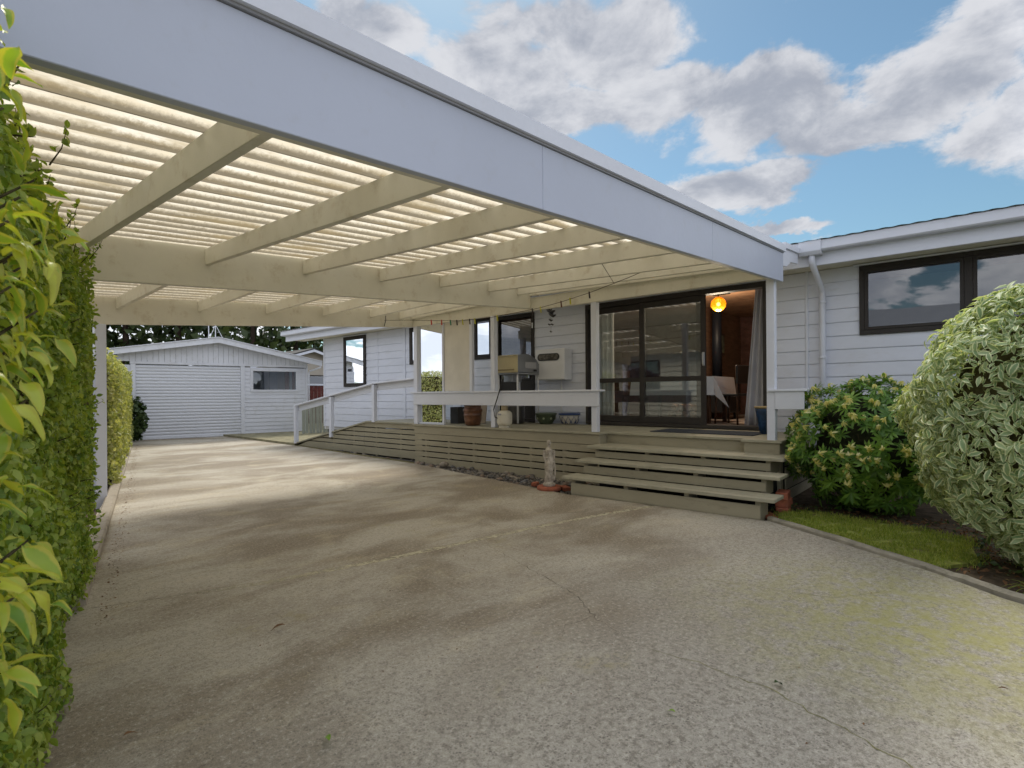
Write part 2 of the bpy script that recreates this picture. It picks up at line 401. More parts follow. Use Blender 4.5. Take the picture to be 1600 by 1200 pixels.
# ------------------------------------------------------------------ ground
tag(npmesh('ground', [(-150, -150, -.17), (250, -150, -.17), (250, 250, -.17), (-150, 250, -.17)], [(0, 1, 2, 3)],
    mat('ground_earth', (.09, .085, .05), .95, .1, var=.4, vs=1.5, bump=.3), None), 'bare earth and rough grass around the section', 'ground', kind='structure')
def slab(name, poly, z0, z1, m, parent=None): return MB().prism(poly, 'z', z0, z1).build(name, m, parent)
dw = bpy.data.objects.new('driveway', None); COL.objects.link(dw); dw['kind'] = 'structure'
joint = [(.45, 3.95), (.80, 3.80), (1.60, 3.47), (2.57, 3.24), (3.93, 3.0), (4.7, 2.80), (5.30, 2.62)]
near = [(-3.5, -4), (6, -4.5), (4.02, -.45), (4.20, -.12), (4.55, .25), (4.98, .88), (5.36, 1.46), (5.36, 2.60)]
slab('concrete_slab', near + [(x, y-.004) for x, y in joint[::-1]] + [(-1.5, 3.3)], -.12, 0, concrete, dw)
slab('concrete_slab', [(x, y+.004) for x, y in joint] + [(5.36, 2.8), (5.30, 3.70), (6.03, 7.45), (6.55, 13.1), (6.8, 17.6), (4.2, 17.9), (2.0, 8.9), (.75, 4.7)], -.12, 0, concrete, dw)
jm = mat('joint_mortar', (.30, .27, .20), .9, .1, var=.2, vs=20)
v = []; 
for x, y in joint: v += [(x, y-.006, -.006), (x, y+.006, -.006)]
npmesh('joint_filler', v, [(2*i, 2*i+2, 2*i+3, 2*i+1) for i in range(len(joint)-1)], jm, dw)
v = []
for i, (x, y) in enumerate(joint):
    v += [(x, y-.045, .0008), (x, y+.03, .0008)]
stn = bpy.data.materials.new('joint_lime_stain'); stn.use_nodes = True
t = NT(stn.node_tree); b = t.n['Principled BSDF']; ps = t.node('ShaderNodeNewGeometry').outputs['Position']; b.inputs['Base Color'].default_value = (.56, .51, .36, 1); b.inputs['Roughness'].default_value = .9
sx = t.node('ShaderNodeSeparateXYZ'); t.put(sx.inputs[0], ps)
t.put(b.inputs['Alpha'], t.math('MULTIPLY', t.math('MULTIPLY', t.ramp(t.noise(ps, 18, 6, .75), .38, .56), .85), t.ramp(sx.outputs[0], .7, 2.2)))
npmesh('joint_stain', v, [(2*i, 2*i+2, 2*i+3, 2*i+1) for i in range(len(joint)-1)], stn, dw)
def crack(pts, w, m, name='crack'):
    fine = []
    for (a, b) in zip(pts[:-1], pts[1:]):
        L = math.dist(a, b); n = max(2, int(L/.035))
        for i in range(n):
            t = i/n; fine.append((a[0]+(b[0]-a[0])*t+random.gauss(0, .007), a[1]+(b[1]-a[1])*t+random.gauss(0, .007)))
    fine.append(pts[-1]); v = []
    for i, p in enumerate(fine):
        q = fine[min(i+1, len(fine)-1)]; o = fine[max(i-1, 0)]
        d = Vector((q[0]-o[0], q[1]-o[1])).normalized(); ww = w*random.uniform(.25, 1)*(min(1, 4*i/len(fine), 4*(len(fine)-1-i)/len(fine))+.15)
        v += [(p[0]-d.y*ww, p[1]+d.x*ww, .0015), (p[0]+d.y*ww, p[1]-d.x*ww, .0015)]
    npmesh(name, v, [(2*i, 2*i+2, 2*i+3, 2*i+1) for i in range(len(fine)-1)], m, dw)
crk = mat('crack_dirt', (.09, .075, .055), .95, .1, var=.3, vs=30)
mossm = mat('moss', (.22, .21, .08), .95, .1, var=.35, vs=30, bump=.4)
crack([(3.168, 3.089), (2.869, 2.311), (2.673, 1.811), (2.47, 1.551), (2.324, 1.212)], .0022, crk)
crack([(2.324, 1.212), (2.339, .912), (2.319, .618), (2.228, .4), (2.153, .221), (2.05, -.1)], .0026, mossm)
crack([(3.2, 1.6), (3.428, 1.332), (3.508, .968), (3.579, .639), (3.887, .425), (4.282, .298)], .002, mossm)
crack([(2.50, 1.56), (2.3, 1.62), (2.18, 1.58)], .0015, crk)
# path between garage and ramp, on its own step
slab('path', [(6.45, 12.55), (6.62, 17.5), (9.5, 16.9), (9.5, 13.6), (7.8, 13.5), (6.9, 12.55)], -.12, .055, mat('mossy_path_concrete', (.25, .23, .15), .9, .1, var=.25, vs=4, bump=.3))['kind'] = 'structure'
# kerbs
def kerb(name, pts, w, h, label, m=kerbm, side=1):
    mb = MB(); n = len(pts)
    nr = []
    for i in range(n):
        a = pts[max(i-1, 0)]; b = pts[min(i+1, n-1)]; d = Vector((b[0]-a[0], b[1]-a[1])).normalized(); nr.append((-d.y*side, d.x*side))
    v = []
    for i, p in enumerate(pts):
        x, y = p; nx, ny = nr[i]; j = random.uniform(-.004, .004)
        v += [(x, y, -.17), (x+nx*.008, y+ny*.008, h-.015+j), (x+nx*.025, y+ny*.025, h+j), (x+nx*(w-.02), y+ny*(w-.02), h+j), (x+nx*w, y+ny*w, h-.02), (x+nx*w, y+ny*w, -.17)]
    f = []
    for i in range(n-1):
        for k in range(5): f.append((i*6+k, i*6+k+1, (i+1)*6+k+1, (i+1)*6+k))
    f += [tuple(range(6)), tuple(range(6*n-6, 6*n))]
    mb.add(v, f); o = mb.build(name, m); tag(o, label, 'kerb'); return o
lk = [(.42+.2685*(y-2.6), y) for y in np.linspace(3.9, 17.2, 40)]
lk = [(x-.02, y) for x, y in lk]
kerb('kerb', lk, .12, .05, 'straight pale kerb board running beneath the left hedges to the garage', mat('kerb_board', (.33, .29, .23), .85, .15, var=.15, vs=8, bump=.3, dirt=((.16, .14, .10), .5, 8)))
rk = [(5.40, 1.50), (5.25, 1.30), (4.98, .88), (4.75, .56), (4.55, .27), (4.35, .02), (4.20, -.16), (4.02, -.45), (3.9, -.9), (3.85, -1.6)]
rk2 = []
for a, b in zip(rk[:-1], rk[1:]):
    for t in (0, .25, .5, .75): rk2.append((a[0]+(b[0]-a[0])*t+random.gauss(0, .003), a[1]+(b[1]-a[1])*t+random.gauss(0, .003)))
kerb('kerb', rk2, .075, .035, 'curved rounded concrete kerb between driveway and lawn on the right', side=1)
# thin edging strip along the foot of the ramp
kerb('kerb', [(6.02, 7.5), (6.12, 9), (6.3, 11), (6.45, 12.6), (6.75, 13.6)], .035, .022, 'thin mossy edging strip beside the foot of the ramp', mat('mossy_edging', (.17, .15, .08), .9, .1, var=.3, vs=10), side=-1)
# beds
slab('garden_bed', [(5.44, 1.5), (4.6, .2), (3.98, -1.8), (3.98, -4), (8.1, -4), (8.1, 1.75), (5.9, 1.75)], -.16, -.012, soil)['kind'] = 'structure'
slab('garden_bed', [(-3, 1), (.0, 1), (4.2, 17.2), (2.2, 18), (-3, 17)], -.165, -.09, soil)['kind'] = 'structure'
slab('garden_bed', [(5.32, 3.60), (6.04, 7.5), (6.2, 9.5), (6.45, 12.6), (7.8, 12.6), (7.8, 1.6), (5.4, 1.6)], -.16, -.03, mat('dark_gravel', (.10, .095, .085), .9, .1, var=.6, vs=60, bump=.8, bs=90))['kind'] = 'structure'

# ------------------------------------------------------------------ house
house = empty('house', 'white weatherboard house with bronze aluminium joinery beside the carport', 'house', (0, 0, 0))
WX = 7.8
opn = [(2.12, 5.02, .5, 2.71), (6.15, 7.08, .5, 2.715), (7.18, 7.71, 1.914, 2.76), (9.0, 9.77, 1.90, 2.73), (11.5, 12.49, 1.43, 2.72), (-1.0, 1.07, 1.897, 2.736)]
def board(y0, y1, z0, z1, full=True):
    MB().prism([(WX, z0), (WX-.018, z0), (WX-.020, z0+.006), (WX-.013, z1-.008), (WX-.004, z1-.006), (WX-.004, z1), (WX, z1)], 'y', y0, y1).build('weatherboard', boardm, house)
base = mat('house_base', (.12, .12, .11), .9)
row = .17
for r in range(14):
    z0 = .545 + row*r - .17; z1 = z0+row
    for (ya, yb) in ((-3.2, 1.64), (1.66, 5.9), (5.9, 9.93), (10.03, 11.0), (11.004, 13.44)):
        if z0 < .4 and (ya > 1.66): 
            if yb < 9.95: continue
        iv = [(ya, yb)]; part = []
        for (a, b, c, d) in opn:
            if d > z0+.005 and c < z1-.005 and b > ya and a < yb:
                new = []
                for (p, q) in iv:
                    if b <= p or a >= q: new.append((p, q)); continue
                    if a-p > .01: new.append((p, a))
                    if q-b > .01: new.append((b, q))
                    aa, bb = max(a, p), min(b, q)
                    if c > z0+.02: part.append((aa, bb, z0, c))
                    if d < z1-.02: part.append((aa, bb, d, z1))
                iv = new
        for (p, q) in iv: board(p, q, z0, z1)
        for (p, q, c, d) in part: board(p, q, c, d)
# wall behind the boards, cut round the openings
core = MB(); ys = sorted({-3.2, 13.44} | {a for a, b, c, d in opn} | {b for a, b, c, d in opn})
for a, b in zip(ys[:-1], ys[1:]):
    mid = (a+b)/2; o_ = [o for o in opn if o[0] <= mid <= o[1]]
    if o_: core.box(WX+.001, WX+.11, a, b, .3, o_[0][2]); core.box(WX+.001, WX+.11, a, b, o_[0][3], 2.86)
    else: core.box(WX+.001, WX+.11, a, b, .3, 2.86)
core.build('wall_frame', mat('building_paper', (.5, .5, .5), .9), house)
box('foundation', base, house, WX+.03, WX+.12, -3.2, 13.4, -.17, .36)
for y0, y1 in ((1.635, 1.665), (9.93, 10.03), (13.44, 13.50)): box('corner_board', boardm, house, WX-.032, WX+.02, y0, y1, .375, 2.78)
for y0 in (10.998,): box('joint_cover', boardm, house, WX-.024, WX, y0, y0+.01, .375, 2.75)
box('end_wall', boardm, house, WX+.02, 15, 13.44, 13.55, .3, 2.86)
# eaves: soffit, fascia, gutter, roof
box('soffit', cream, house, 7.30, WX, -3.2, 14.6, 2.765, 2.78, 0)
box('fascia', white, house, 7.275, 7.30, -3.2, 14.63, 2.72, 2.90)
g = MB(); g.prism([(7.272, 2.87), (7.16, 2.87), (7.145, 2.885), (7.145, 2.985), (7.155, 2.992), (7.165, 2.985), (7.165, 2.90), (7.25, 2.90), (7.25, 2.99), (7.272, 2.99)], 'y', -3.2, 14.66)
g.build('gutter', white, house)
nx = 3; ny = 520; V = []; 
for j in range(ny+1):
    y = -3.25+18*j/ny
    for i in range(nx):
        x = 7.12+i*2.2; V.append((x, y, 2.995+(x-7.12)*.20+.004*math.cos(y*2*math.pi/.15)))
F = [(j*nx+i, j*nx+i+1, (j+1)*nx+i+1, (j+1)*nx+i) for j in range(ny) for i in range(nx-1)]
npmesh('roof', V, F, roofm, house)
MB().add([(11.5, -3.25, 3.87), (13.3, -3.25, 3.51), (13.3, 14.75, 3.51), (11.5, 14.75, 3.87)], [(0, 1, 2, 3)]).build('roof', roofm, house)  # back slope kept short so daylight reaches the gap in the inner wall
MB().prism([(7.3, 2.85), (11.5, 3.80), (12.6, 3.55), (12.6, 2.85)], 'y', 13.45, 13.54).build('gable_end', boardm, house)
# downpipe
dp = MB(); dp.tube([(7.21, 1.47, 2.88), (7.21, 1.47, 2.76), (7.24, 1.465, 2.71), (7.67, 1.46, 2.50), (7.71, 1.46, 2.44), (7.715, 1.46, 2.0), (7.715, 1.46, -.05)], .035, 14)
dpo = dp.build('downpipe', white, house)
rh = MB(); rh.prism([(7.13, 2.995), (7.13, 2.87), (7.16, 2.83), (7.26, 2.83), (7.272, 2.87), (7.272, 2.995)], 'y', 1.36, 1.60).build('rainwater_head', white, house, .004)
for z in (2.32, 1.62): MB().tube([(7.715, 1.46, z), (7.715, 1.46, z+.03)], .041, 14).build('clip', white, dpo)

def window(y0, y1, z0, z1, mull=(), m=glass2, fr=.055, sash=.035, head=True):
    w = MB(); x0, x1 = WX-.045, WX+.06
    w.box(x0, x1, y0, y1, z0, z0+fr).box(x0, x1, y0, y1, z1-fr, z1).box(x0, x1, y0, y0+fr, z0+fr, z1-fr).box(x0, x1, y1-fr, y1, z0+fr, z1-fr)
    for q in mull: w.box(x0+.002, x1, q-fr*.7, q+fr*.7, z0+fr, z1-fr)
    o = w.build('window', alu, house, .003)
    ed = [y0+fr] + [k for q in mull for k in (q-fr*.7, q+fr*.7)] + [y1-fr]
    for i in range(0, len(ed), 2):
        a, b = ed[i]+.001, ed[i+1]-.001; s_ = MB(); xa, xb = WX-.052, WX-.01
        s_.box(xa, xb, a, b, z0+fr+.001, z0+fr+sash).box(xa, xb, a, b, z1-fr-sash, z1-fr-.001).box(xa, xb, a, a+sash, z0+fr+sash, z1-fr-sash).box(xa, xb, b-sash, b, z0+fr+sash, z1-fr-sash)
        s_.build('sash', alu, o, .002)
        MB().add([(WX-.03, a+sash, z0+fr+sash), (WX-.03, b-sash, z0+fr+sash), (WX-.03, b-sash, z1-fr-sash), (WX-.03, a+sash, z1-fr-sash)], [(0, 1, 2, 3)]).build('pane', m, o)
    if head: box('head_flashing', boardm, o, WX-.07, WX-.02, y0-.03, y1+.06, z1+.002, z1+.02, .002)
    return o
window(-1.0, 1.07, 1.897, 2.736, (.05,))
window(11.5, 12.49, 1.43, 2.72); window(9.0, 9.77, 1.90, 2.73); window(7.18, 7.71, 1.914, 2.76, (), glass, head=False)
# back door beside the barbecue
bd = MB(); bd.box(WX-.04, WX+.06, 6.15, 6.21, .69, 2.715).box(WX-.04, WX+.06, 7.02, 7.08, .69, 2.715).box(WX-.04, WX+.06, 6.21, 7.02, 2.64, 2.715).box(WX-.04, WX+.06, 6.21, 7.02, .69, .75)
bd = bd.build('back_door', alu, house, .003)
box('door_leaf', alu, bd, WX-.005, WX+.04, 6.215, 7.015, .755, 1.45)
MB().add([(WX, 6.25, 1.5), (WX, 6.98, 1.5), (WX, 6.98, 2.6), (WX, 6.25, 2.6)], [(0, 1, 2, 3)]).build('pane', glass, bd)
box('mid_rail', alu, bd, WX-.01, WX+.03, 6.215, 7.015, 1.452, 1.5); box('handle', steel, bd, WX-.045, WX-.01, 6.26, 6.29, 1.5, 1.62)
box('catch', plastic_w, bd, WX-.05, WX-.041, 6.165, 6.195, 2.42, 2.52)
# sliding door in three panels, the right one open
sl = MB(); y0, y1, z0, z1 = 2.12, 5.02, .69, 2.71
sl.box(WX-.06, WX+.09, y0, y0+.06, z0, z1).box(WX-.06, WX+.09, y1-.05, y1, z0, z1).box(WX-.06, WX+.09, y0+.06, y1-.05, z1-.075, z1).box(WX-.085, WX+.09, y0+.06, y1-.05, z0, z0+.05)
sl = sl.build('sliding_door', alu, house, .003)
def slide_panel(a, b, x, lower=True, handle=False):
    p = MB(); za, zb = z0+.052, z1-.077; st = .075; md = 1.42
    p.box(x, x+.035, a, a+st, za, zb).box(x, x+.035, b-st, b, za, zb).box(x, x+.035, a+st, b-st, za, za+.10).box(x, x+.035, a+st, b-st, zb-.09, zb).box(x, x+.035, a+st, b-st, md-.035, md+.035)
    o = p.build('door_panel', alu, sl, .003)
    for c, d in ((za+.10, md-.035), (md+.035, zb-.09)):
        MB().add([(x+.015, a+st, c), (x+.015, b-st, c), (x+.015, b-st, d), (x+.015, a+st, d)], [(0, 1, 2, 3)]).build('pane', glass, o)
    if handle: MB().box(x-.03, x-.005, a+.02, a+.045, 1.62, 1.78).box(x-.006, x-.0005, a+.015, a+.05, 1.6, 1.8).build('handle', steel, o, .003)
slide_panel(3.97, 4.968, WX+.045)
slide_panel(2.97, 4.02, WX-.035, handle=True)
slide_panel(3.05, 4.05, WX+.005)
# rooms behind the glass
box('inner_floor', carpet, house, WX+.12, 12.5, -1.6, 8.2, .60, .72, 0)
box('inner_ceiling', ceil_wood, house, WX+.111, 12.5, -1.6, 8.2, 2.88, 2.93, 0)
for k in range(16): box('ceiling_board', ceil_wood, house, WX+.13+k*.27, WX+.13+k*.27+.262, 1.8, 8.1, 2.868, 2.879, .002)
box('inner_wall', brick_in, house, 12.4, 12.5, -1.6, 7.3, .72, 2.88, 0); box('inner_wall', brick_in, house, 12.4, 12.5, 7.3, 8.2, .72, 1.1, 0)  # unseen gap above the low end piece, added to let daylight in
for k in range(24): box('wall_board', brick_in, house, 12.382, 12.399, 1.8, 3.9, .75+k*.088, .75+k*.088+.083, .002)
box('inner_wall', interior_wood, house, 10.35, 12.38, 3.95, 4.05, .72, 2.865, 0)
box('inner_wall', interior_wood, house, WX+.12, 12.4, 8.1, 8.2, .72, 2.865, 0); box('inner_wall', interior_wood, house, WX+.12, 12.4, 1.62, 1.75, .72, 2.865, 0)
box('inner_wall', mat('plaster', (.5, .5, .5), .9), house, 9.6, 9.7, -1.6, 1.62, .72, 2.865, 0)
box('inner_wall', interior_wood, house, WX+.12, 9.5, 5.5, 5.6, .72, 2.865, 0)
box('inner_wall', mat('plaster', (.5, .5, .5), .9), house, 9.2, 9.3, 8.3, 13.4, .72, 2.865, 0)

# ------------------------------------------------------------------ garage
gx, gy = 4.506, 17.715; garage = empty('garage', 'white gabled garage with a ribbed roller door at the end of the driveway', 'garage', (gx, gy, 0), math.atan2(-.2086, .978))
gb = mat('garage_paint', (.68, .70, .76), .6, .3, var=.05, vs=1, dirt=((.48, .48, .47), .4, 5))
for r in range(17):
    z0 = .03+r*.122; z1 = z0+.122
    segs = [(2.76, 4.60)]
    if z1 > 1.345 and z0 < 2.065: segs = [(2.76, 2.92), (4.38, 4.60)]
    if len(segs) == 2:
        if z0 < 1.33: MB().box(2.921, 4.379, -.018, 0, z0, 1.339).build('weatherboard', gb, garage)
        if z1 > 2.07: MB().box(2.921, 4.379, -.018, 0, 2.066, z1).build('weatherboard', gb, garage)
    for a, b in segs: MB().prism([(0, z0), (-.020, z0), (-.022, z0+.006), (-.010, z1-.010), (-.003, z1-.008), (-.003, z1), (0, z1)], 'x', a, b).build('weatherboard', gb, garage)
    MB().prism([(0, z0), (-.020, z0), (-.010, z1-.010), (-.003, z1), (0, z1)], 'x', -.50, -.12).build('weatherboard', gb, garage)
box('corner_board', gb, garage, 4.60, 4.66, -.035, .03, 0, 2.13); box('door_jamb', gb, garage, 2.645, 2.76, -.045, .03, 0, 2.13); box('door_jamb', gb, garage, -.12, -.005, -.045, .03, 0, 2.13)
box('door_header', gb, garage, -.14, 2.80, -.05, .03, 2.132, 2.20); box('wall_plate', gb, garage, 2.80, 4.66, -.03, .03, 2.132, 2.20)
pr = [(0, 0)]; 
for k in range(23):
    z = .02+k*.0905
    pr += [(-.002, z), (-.020, z+.022), (-.024, z+.045), (-.020, z+.068), (-.002, z+.088)]
pr += [(.03, 2.12), (.03, 0)]
rd = MB().prism(pr, 'x', .0, 2.64).build('roller_door', mat('roller_door_steel', (.64, .66, .71), .45, .4, var=.03, dirt=((.5, .5, .5), .3, 3), stretch=(1, 1, 4)), garage)
box('door_bottom_bar', gb, rd, .005, 2.635, -.03, .02, .005, .05)
def gz(s): return 2.93-(.176 if s < 2.01 else .205)*abs(s-2.01)
for k in range(37):
    a = -.42+k*.137; b = a+.131
    MB().add([(a, -.028, 2.202), (b, -.028, 2.202), (b, -.028, max(2.21, gz(b)-.05)), (a, -.028, max(2.21, gz(a)-.05)), (a, 0, 2.202), (b, 0, 2.202), (b, 0, max(2.21, gz(b)-.05)), (a, 0, max(2.21, gz(a)-.05))],
             [(0,3,2,1),(4,5,6,7),(0,1,5,4),(1,2,6,5),(2,3,7,6),(3,0,4,7)]).build('gable_batten', gb, garage)
for (a, b) in ((-.62, 2.01), (2.01, 5.04)):
    za, zb = gz(a), gz(b); MB().hexa([(a, -.30, za-.13), (b, -.30, zb-.13), (b, -.33, zb-.13), (a, -.33, za-.13), (a, -.30, za+.02), (b, -.30, zb+.02), (b, -.33, zb+.02), (a, -.33, za+.02)]).build('barge_board', gb, garage)
    MB().hexa([(a, -.36, za+.022), (b, -.36, zb+.022), (b, 6.2, zb+.022), (a, 6.2, za+.022), (a, -.36, za+.045), (b, -.36, zb+.045), (b, 6.2, zb+.045), (a, 6.2, za+.045)]).build('roof', gb, garage)
    MB().hexa([(a, -.298, za-.02), (b, -.298, zb-.02), (b, 0, zb-.02), (a, 0, za-.02), (a, -.298, za-.01), (b, -.298, zb-.01), (b, 0, zb-.01), (a, 0, za-.01)]).build('soffit', gb, garage)
w = MB(); w.box(2.92, 4.38, -.04, .03, 1.34, 1.41).box(2.92, 4.38, -.04, .03, 1.99, 2.065).box(2.92, 3.0, -.04, .03, 1.41, 1.99).box(4.28, 4.38, -.04, .03, 1.41, 1.99)
w = w.build('window', gb, garage, .003)
MB().add([(3.0, -.01, 1.41), (4.28, -.01, 1.41), (4.28, -.01, 1.99), (3.0, -.01, 1.99)], [(0, 1, 2, 3)]).build('pane', glass2, w)
for k, (a, b, mm) in enumerate(((3.25, 3.36, fabric_grey), (3.5, 3.75, fabric_grey), (3.98, 4.1, mat('rust_curtain', (.30, .12, .07), .9)), (4.12, 4.18, fabric_pale), (4.2, 4.28, MATS['rust_curtain']))):
    box('curtain_strip', mm, w, a, b, .10, .13, 1.38, 2.0)
box('side_wall', gb, garage, 4.56, 4.64, .03, 6, 0, 2.3); box('side_wall', gb, garage, -.5, -.42, .03, 6, 0, 2.3); box('back_wall', gb, garage, -.42, 4.56, 5.9, 6, 0, 2.3)
gt = MB().tube([(5.0, -.32, 2.16), (4.95, -.30, 2.12), (4.72, -.06, 2.02), (4.69, -.05, 1.95), (4.69, -.05, .05)], .028, 10).build('downpipe', gb, garage)
an = empty('antenna', 'white pole antenna with stay rods above the garage ridge', 'antenna', (gx+1.95*.978, gy-1.95*.2086+.1, 2.96))
MB().tube([(-.13, 0, -.06), (-.13, 0, 1.6)], .014).build('pole', gb, an); MB().tube([(.06, 0, -.04), (.06, 0, 1.3)], .014).build('pole', gb, an); MB().tube([(.06, 0, .42), (.28, 0, .0)], .008).build('stay', gb, an); MB().tube([(.06, 0, .42), (-.1, 0, .0)], .008).build('stay', gb, an)

# ------------------------------------------------------------------ carport
cp = empty('carport', 'open carport with white front fascia and corrugated translucent roof over the driveway', 'carport')
def beam(name, xa, xb, y0, y1, zb, h, m, sl=.0740, bev=.004):
    za = zb(xa); zz = zb(xb)
    return MB().hexa([(xa, y0, za), (xb, y0, zz), (xb, y1, zz), (xa, y1, za), (xa, y0, za+h), (xb, y0, zz+h), (xb, y1, zz+h), (xa, y1, za+h)]).build(name, m, cp, bev)
NB = lambda x: 1.950+.0735*x
fa = (-.9, 2.1, 4.35, 6.46)
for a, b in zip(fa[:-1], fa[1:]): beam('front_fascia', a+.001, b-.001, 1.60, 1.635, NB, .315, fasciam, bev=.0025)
beam('front_beam', -.9, 6.40, 1.6355, 1.69, lambda x: NB(x)+.012, .30, cream)
beam('barge_cap', -.9, 6.47, 1.572, 1.66, lambda x: NB(x)+.327, .075, white, bev=0)
beam('flashing', -.9, 6.46, 1.590, 1.66, lambda x: NB(x)+.3165, .009, flash, bev=0)
# return from the fascia to the house gutter
MB().prism([(6.462, 2.60), (6.62, 2.62), (6.80, 2.70), (7.13, 2.74), (7.13, 2.87), (6.462, 2.80)], 'y', 1.603, 1.63).build('fascia_return', white, cp, .003)
beam('barge_cap', 6.475, 7.13, 1.58, 1.66, lambda x: 2.802+.09*(x-6.46), .06, white, bev=0)
B2 = lambda x: 2.008+.0745*x; B3 = lambda x: 1.925+.082*x
beam('middle_beam', .55, 6.245, 5.00, 5.06, B2, .345, cream)
beam('rear_beam', 1.35, 6.245, 7.75, 7.81, B3, .325, cream)
box('wall_plate', cream, cp, 6.25, 6.31, 1.705, 7.81, 2.445, 2.635, .004)
box('wall_plate', white, cp, 6.252, 6.30, 1.638, 1.703, 2.445, 2.60, .002)
for x in (-.05, .91, 1.80, 2.69, 3.58, 4.47, 5.34):
    for (ya, yb) in ((1.702, 4.998), (5.062, 7.748)):
        if x < .4 + .27*(ya-1.7): continue
        h = .135
        va = Zr(x, ya)-.002; vb = Zr(x, yb)-.002
        zb1, zb2 = (va-h-(.035 if ya < 2 else 0), vb-h)
        MB().hexa([(x-.022, ya, zb1), (x+.022, ya, zb1), (x+.022, yb, zb2), (x-.022, yb, zb2), (x-.022, ya, va), (x+.022, ya, va), (x+.022, yb, vb), (x-.022, yb, vb)]).build('rafter', cream, cp, .003)
for x in (5.95, 6.224):
    for (ya, yb) in ((1.702, 4.998), (5.062, 7.748)):
        va = Zr(x, ya)-.002; vb = Zr(x, yb)-.002
        MB().hexa([(x-.022, ya, va-.14), (x+.022, ya, va-.14), (x+.022, yb, vb-.14), (x-.022, yb, vb-.14), (x-.022, ya, va), (x+.022, ya, va), (x+.022, yb, vb), (x-.022, yb, vb)]).build('rafter', cream, cp, .003)
# sheets: corrugations run with the fall
AMP = .024
yst = 1.66; shw = PITCH*5
k = 0
while yst < 7.9:
    y0s, y1s = yst, min(yst+shw+PITCH*.35, 7.95); n = int((y1s-y0s)/(PITCH/10)); V = []; nx = 14
    for j in range(n+1):
        y = y0s+(y1s-y0s)*j/n; xl = .27*y-1.05
        for i in range(nx+1):
            x = xl+(7.15-xl)*i/nx; V.append((x, y, Zr(x, y)+AMP+.004*(k % 2)+AMP*math.sin(2*math.pi*y/PITCH)))
    F = [(j*(nx+1)+i, j*(nx+1)+i+1, (j+1)*(nx+1)+i+1, (j+1)*(nx+1)+i) for j in range(n) for i in range(nx)]
    o = npmesh('roof_sheet', V, F, sheet, cp); o.data.polygons.foreach_set('use_smooth', [True]*len(F))
    yst += shw; k += 1
# posts
def post(x, y, z0, z1, w=.085, m=white):
    o = box('post', m, cp, x-w/2, x+w/2, y-w/2, y+w/2, z0, z1, .004); return o
post(6.325, 1.69, .675, 2.443, .085); post(6.29, 3.92, .682, 2.443, .085); post(6.29, 5.79, .682, 2.443, .085); post(6.29, 7.69, .682, 2.443, .10)
post(6.29, 6.98, .682, 2.443, .045); post(6.29, 6.29, 1.259, 2.443, .06)
po = post(1.62, 7.78, -.15, 2.06, .11, white)
post(.85, 5.03, -.15, 2.07, .11, cream)

# ------------------------------------------------------------------ deck
deck = empty('deck', 'raised olive painted deck with slatted skirt, steps and low white rail', 'deck')
DZ = .68
for k in range(11):
    y0 = 0
    x0 = 6.235+k*.14; x1 = min(x0+.135, 7.74)
    if k == 0: box('deck_board', olive_top, deck, 6.20, x1, 3.80, 7.74, DZ-.03, DZ, .004)
    elif k == 1: box('deck_board', olive_top, deck, x0, x1+.0, 3.80, 7.74, DZ-.03, DZ, .003); box('deck_board', olive_top, deck, 6.39, x1+.12, 2.0, 3.797, DZ-.03, DZ, .003)
    elif k == 2: box('deck_board', olive_top, deck, x0, x1, 3.80, 7.74, DZ-.03, DZ, .003)
    else: box('deck_board', olive_top, deck, x0+.005, x1, 1.60, 7.74, DZ-.03, DZ, .003)
box('plinth_cap', olive_top, deck, 6.24, 6.645, 1.575, 1.995, DZ-.03, DZ+.001, .004)
box('plinth_face', olive, deck, 6.265, 6.285, 1.60, 1.97, .50, DZ-.032); box('plinth_face', olive, deck, 6.286, 6.62, 1.955, 1.97, .50, DZ-.032)
box('plinth_face', olive, deck, 6.286, 7.7, 1.60, 1.615, .50, DZ-.032)
box('fascia_board', olive, deck, 6.225, 6.245, 3.825, 7.72, .512, DZ-.032); box('fascia_board', olive, deck, 6.246, 6.42, 3.825, 3.845, .512, DZ-.032)
box('fascia_board', olive, deck, 6.42, 6.44, 1.972, 3.824, .49, DZ-.032)
# skirt slats
sz = [(.410, .507), (.311, .391), (.212, .292), (.113, .193), (-.03, .094)]
for za, zb in sz: box('skirt_slat', olive, deck, 6.232, 6.25, 3.70, 7.70, za, zb, .002)
box('skirt_slat', olive, deck, 6.226, 6.2315, 6.98, 7.04, .512, .5121, 0) if False else None
for y in (4.4, 5.0, 5.6, 6.2, 6.8, 7.4, 3.8): box('bearer_post', olive, deck, 6.252, 6.30, y, y+.05, -.1, .50, 0)
for z in (.04, .17, .30, .43): box('skirt_slat', olive, deck, 6.45, 7.75, 1.585, 1.60, z-.04, z+.075, .002)
box('corner_post', olive, deck, 6.30, 6.40, 1.602, 1.64, -.1, .50); 
box('under_deck_shade', mat('shade_black', (.02, .02, .022), .9), deck, 6.46, 7.78, 1.7, 7.7, -.1, .5, 0)  # near-black block stands in for the shade under the deck
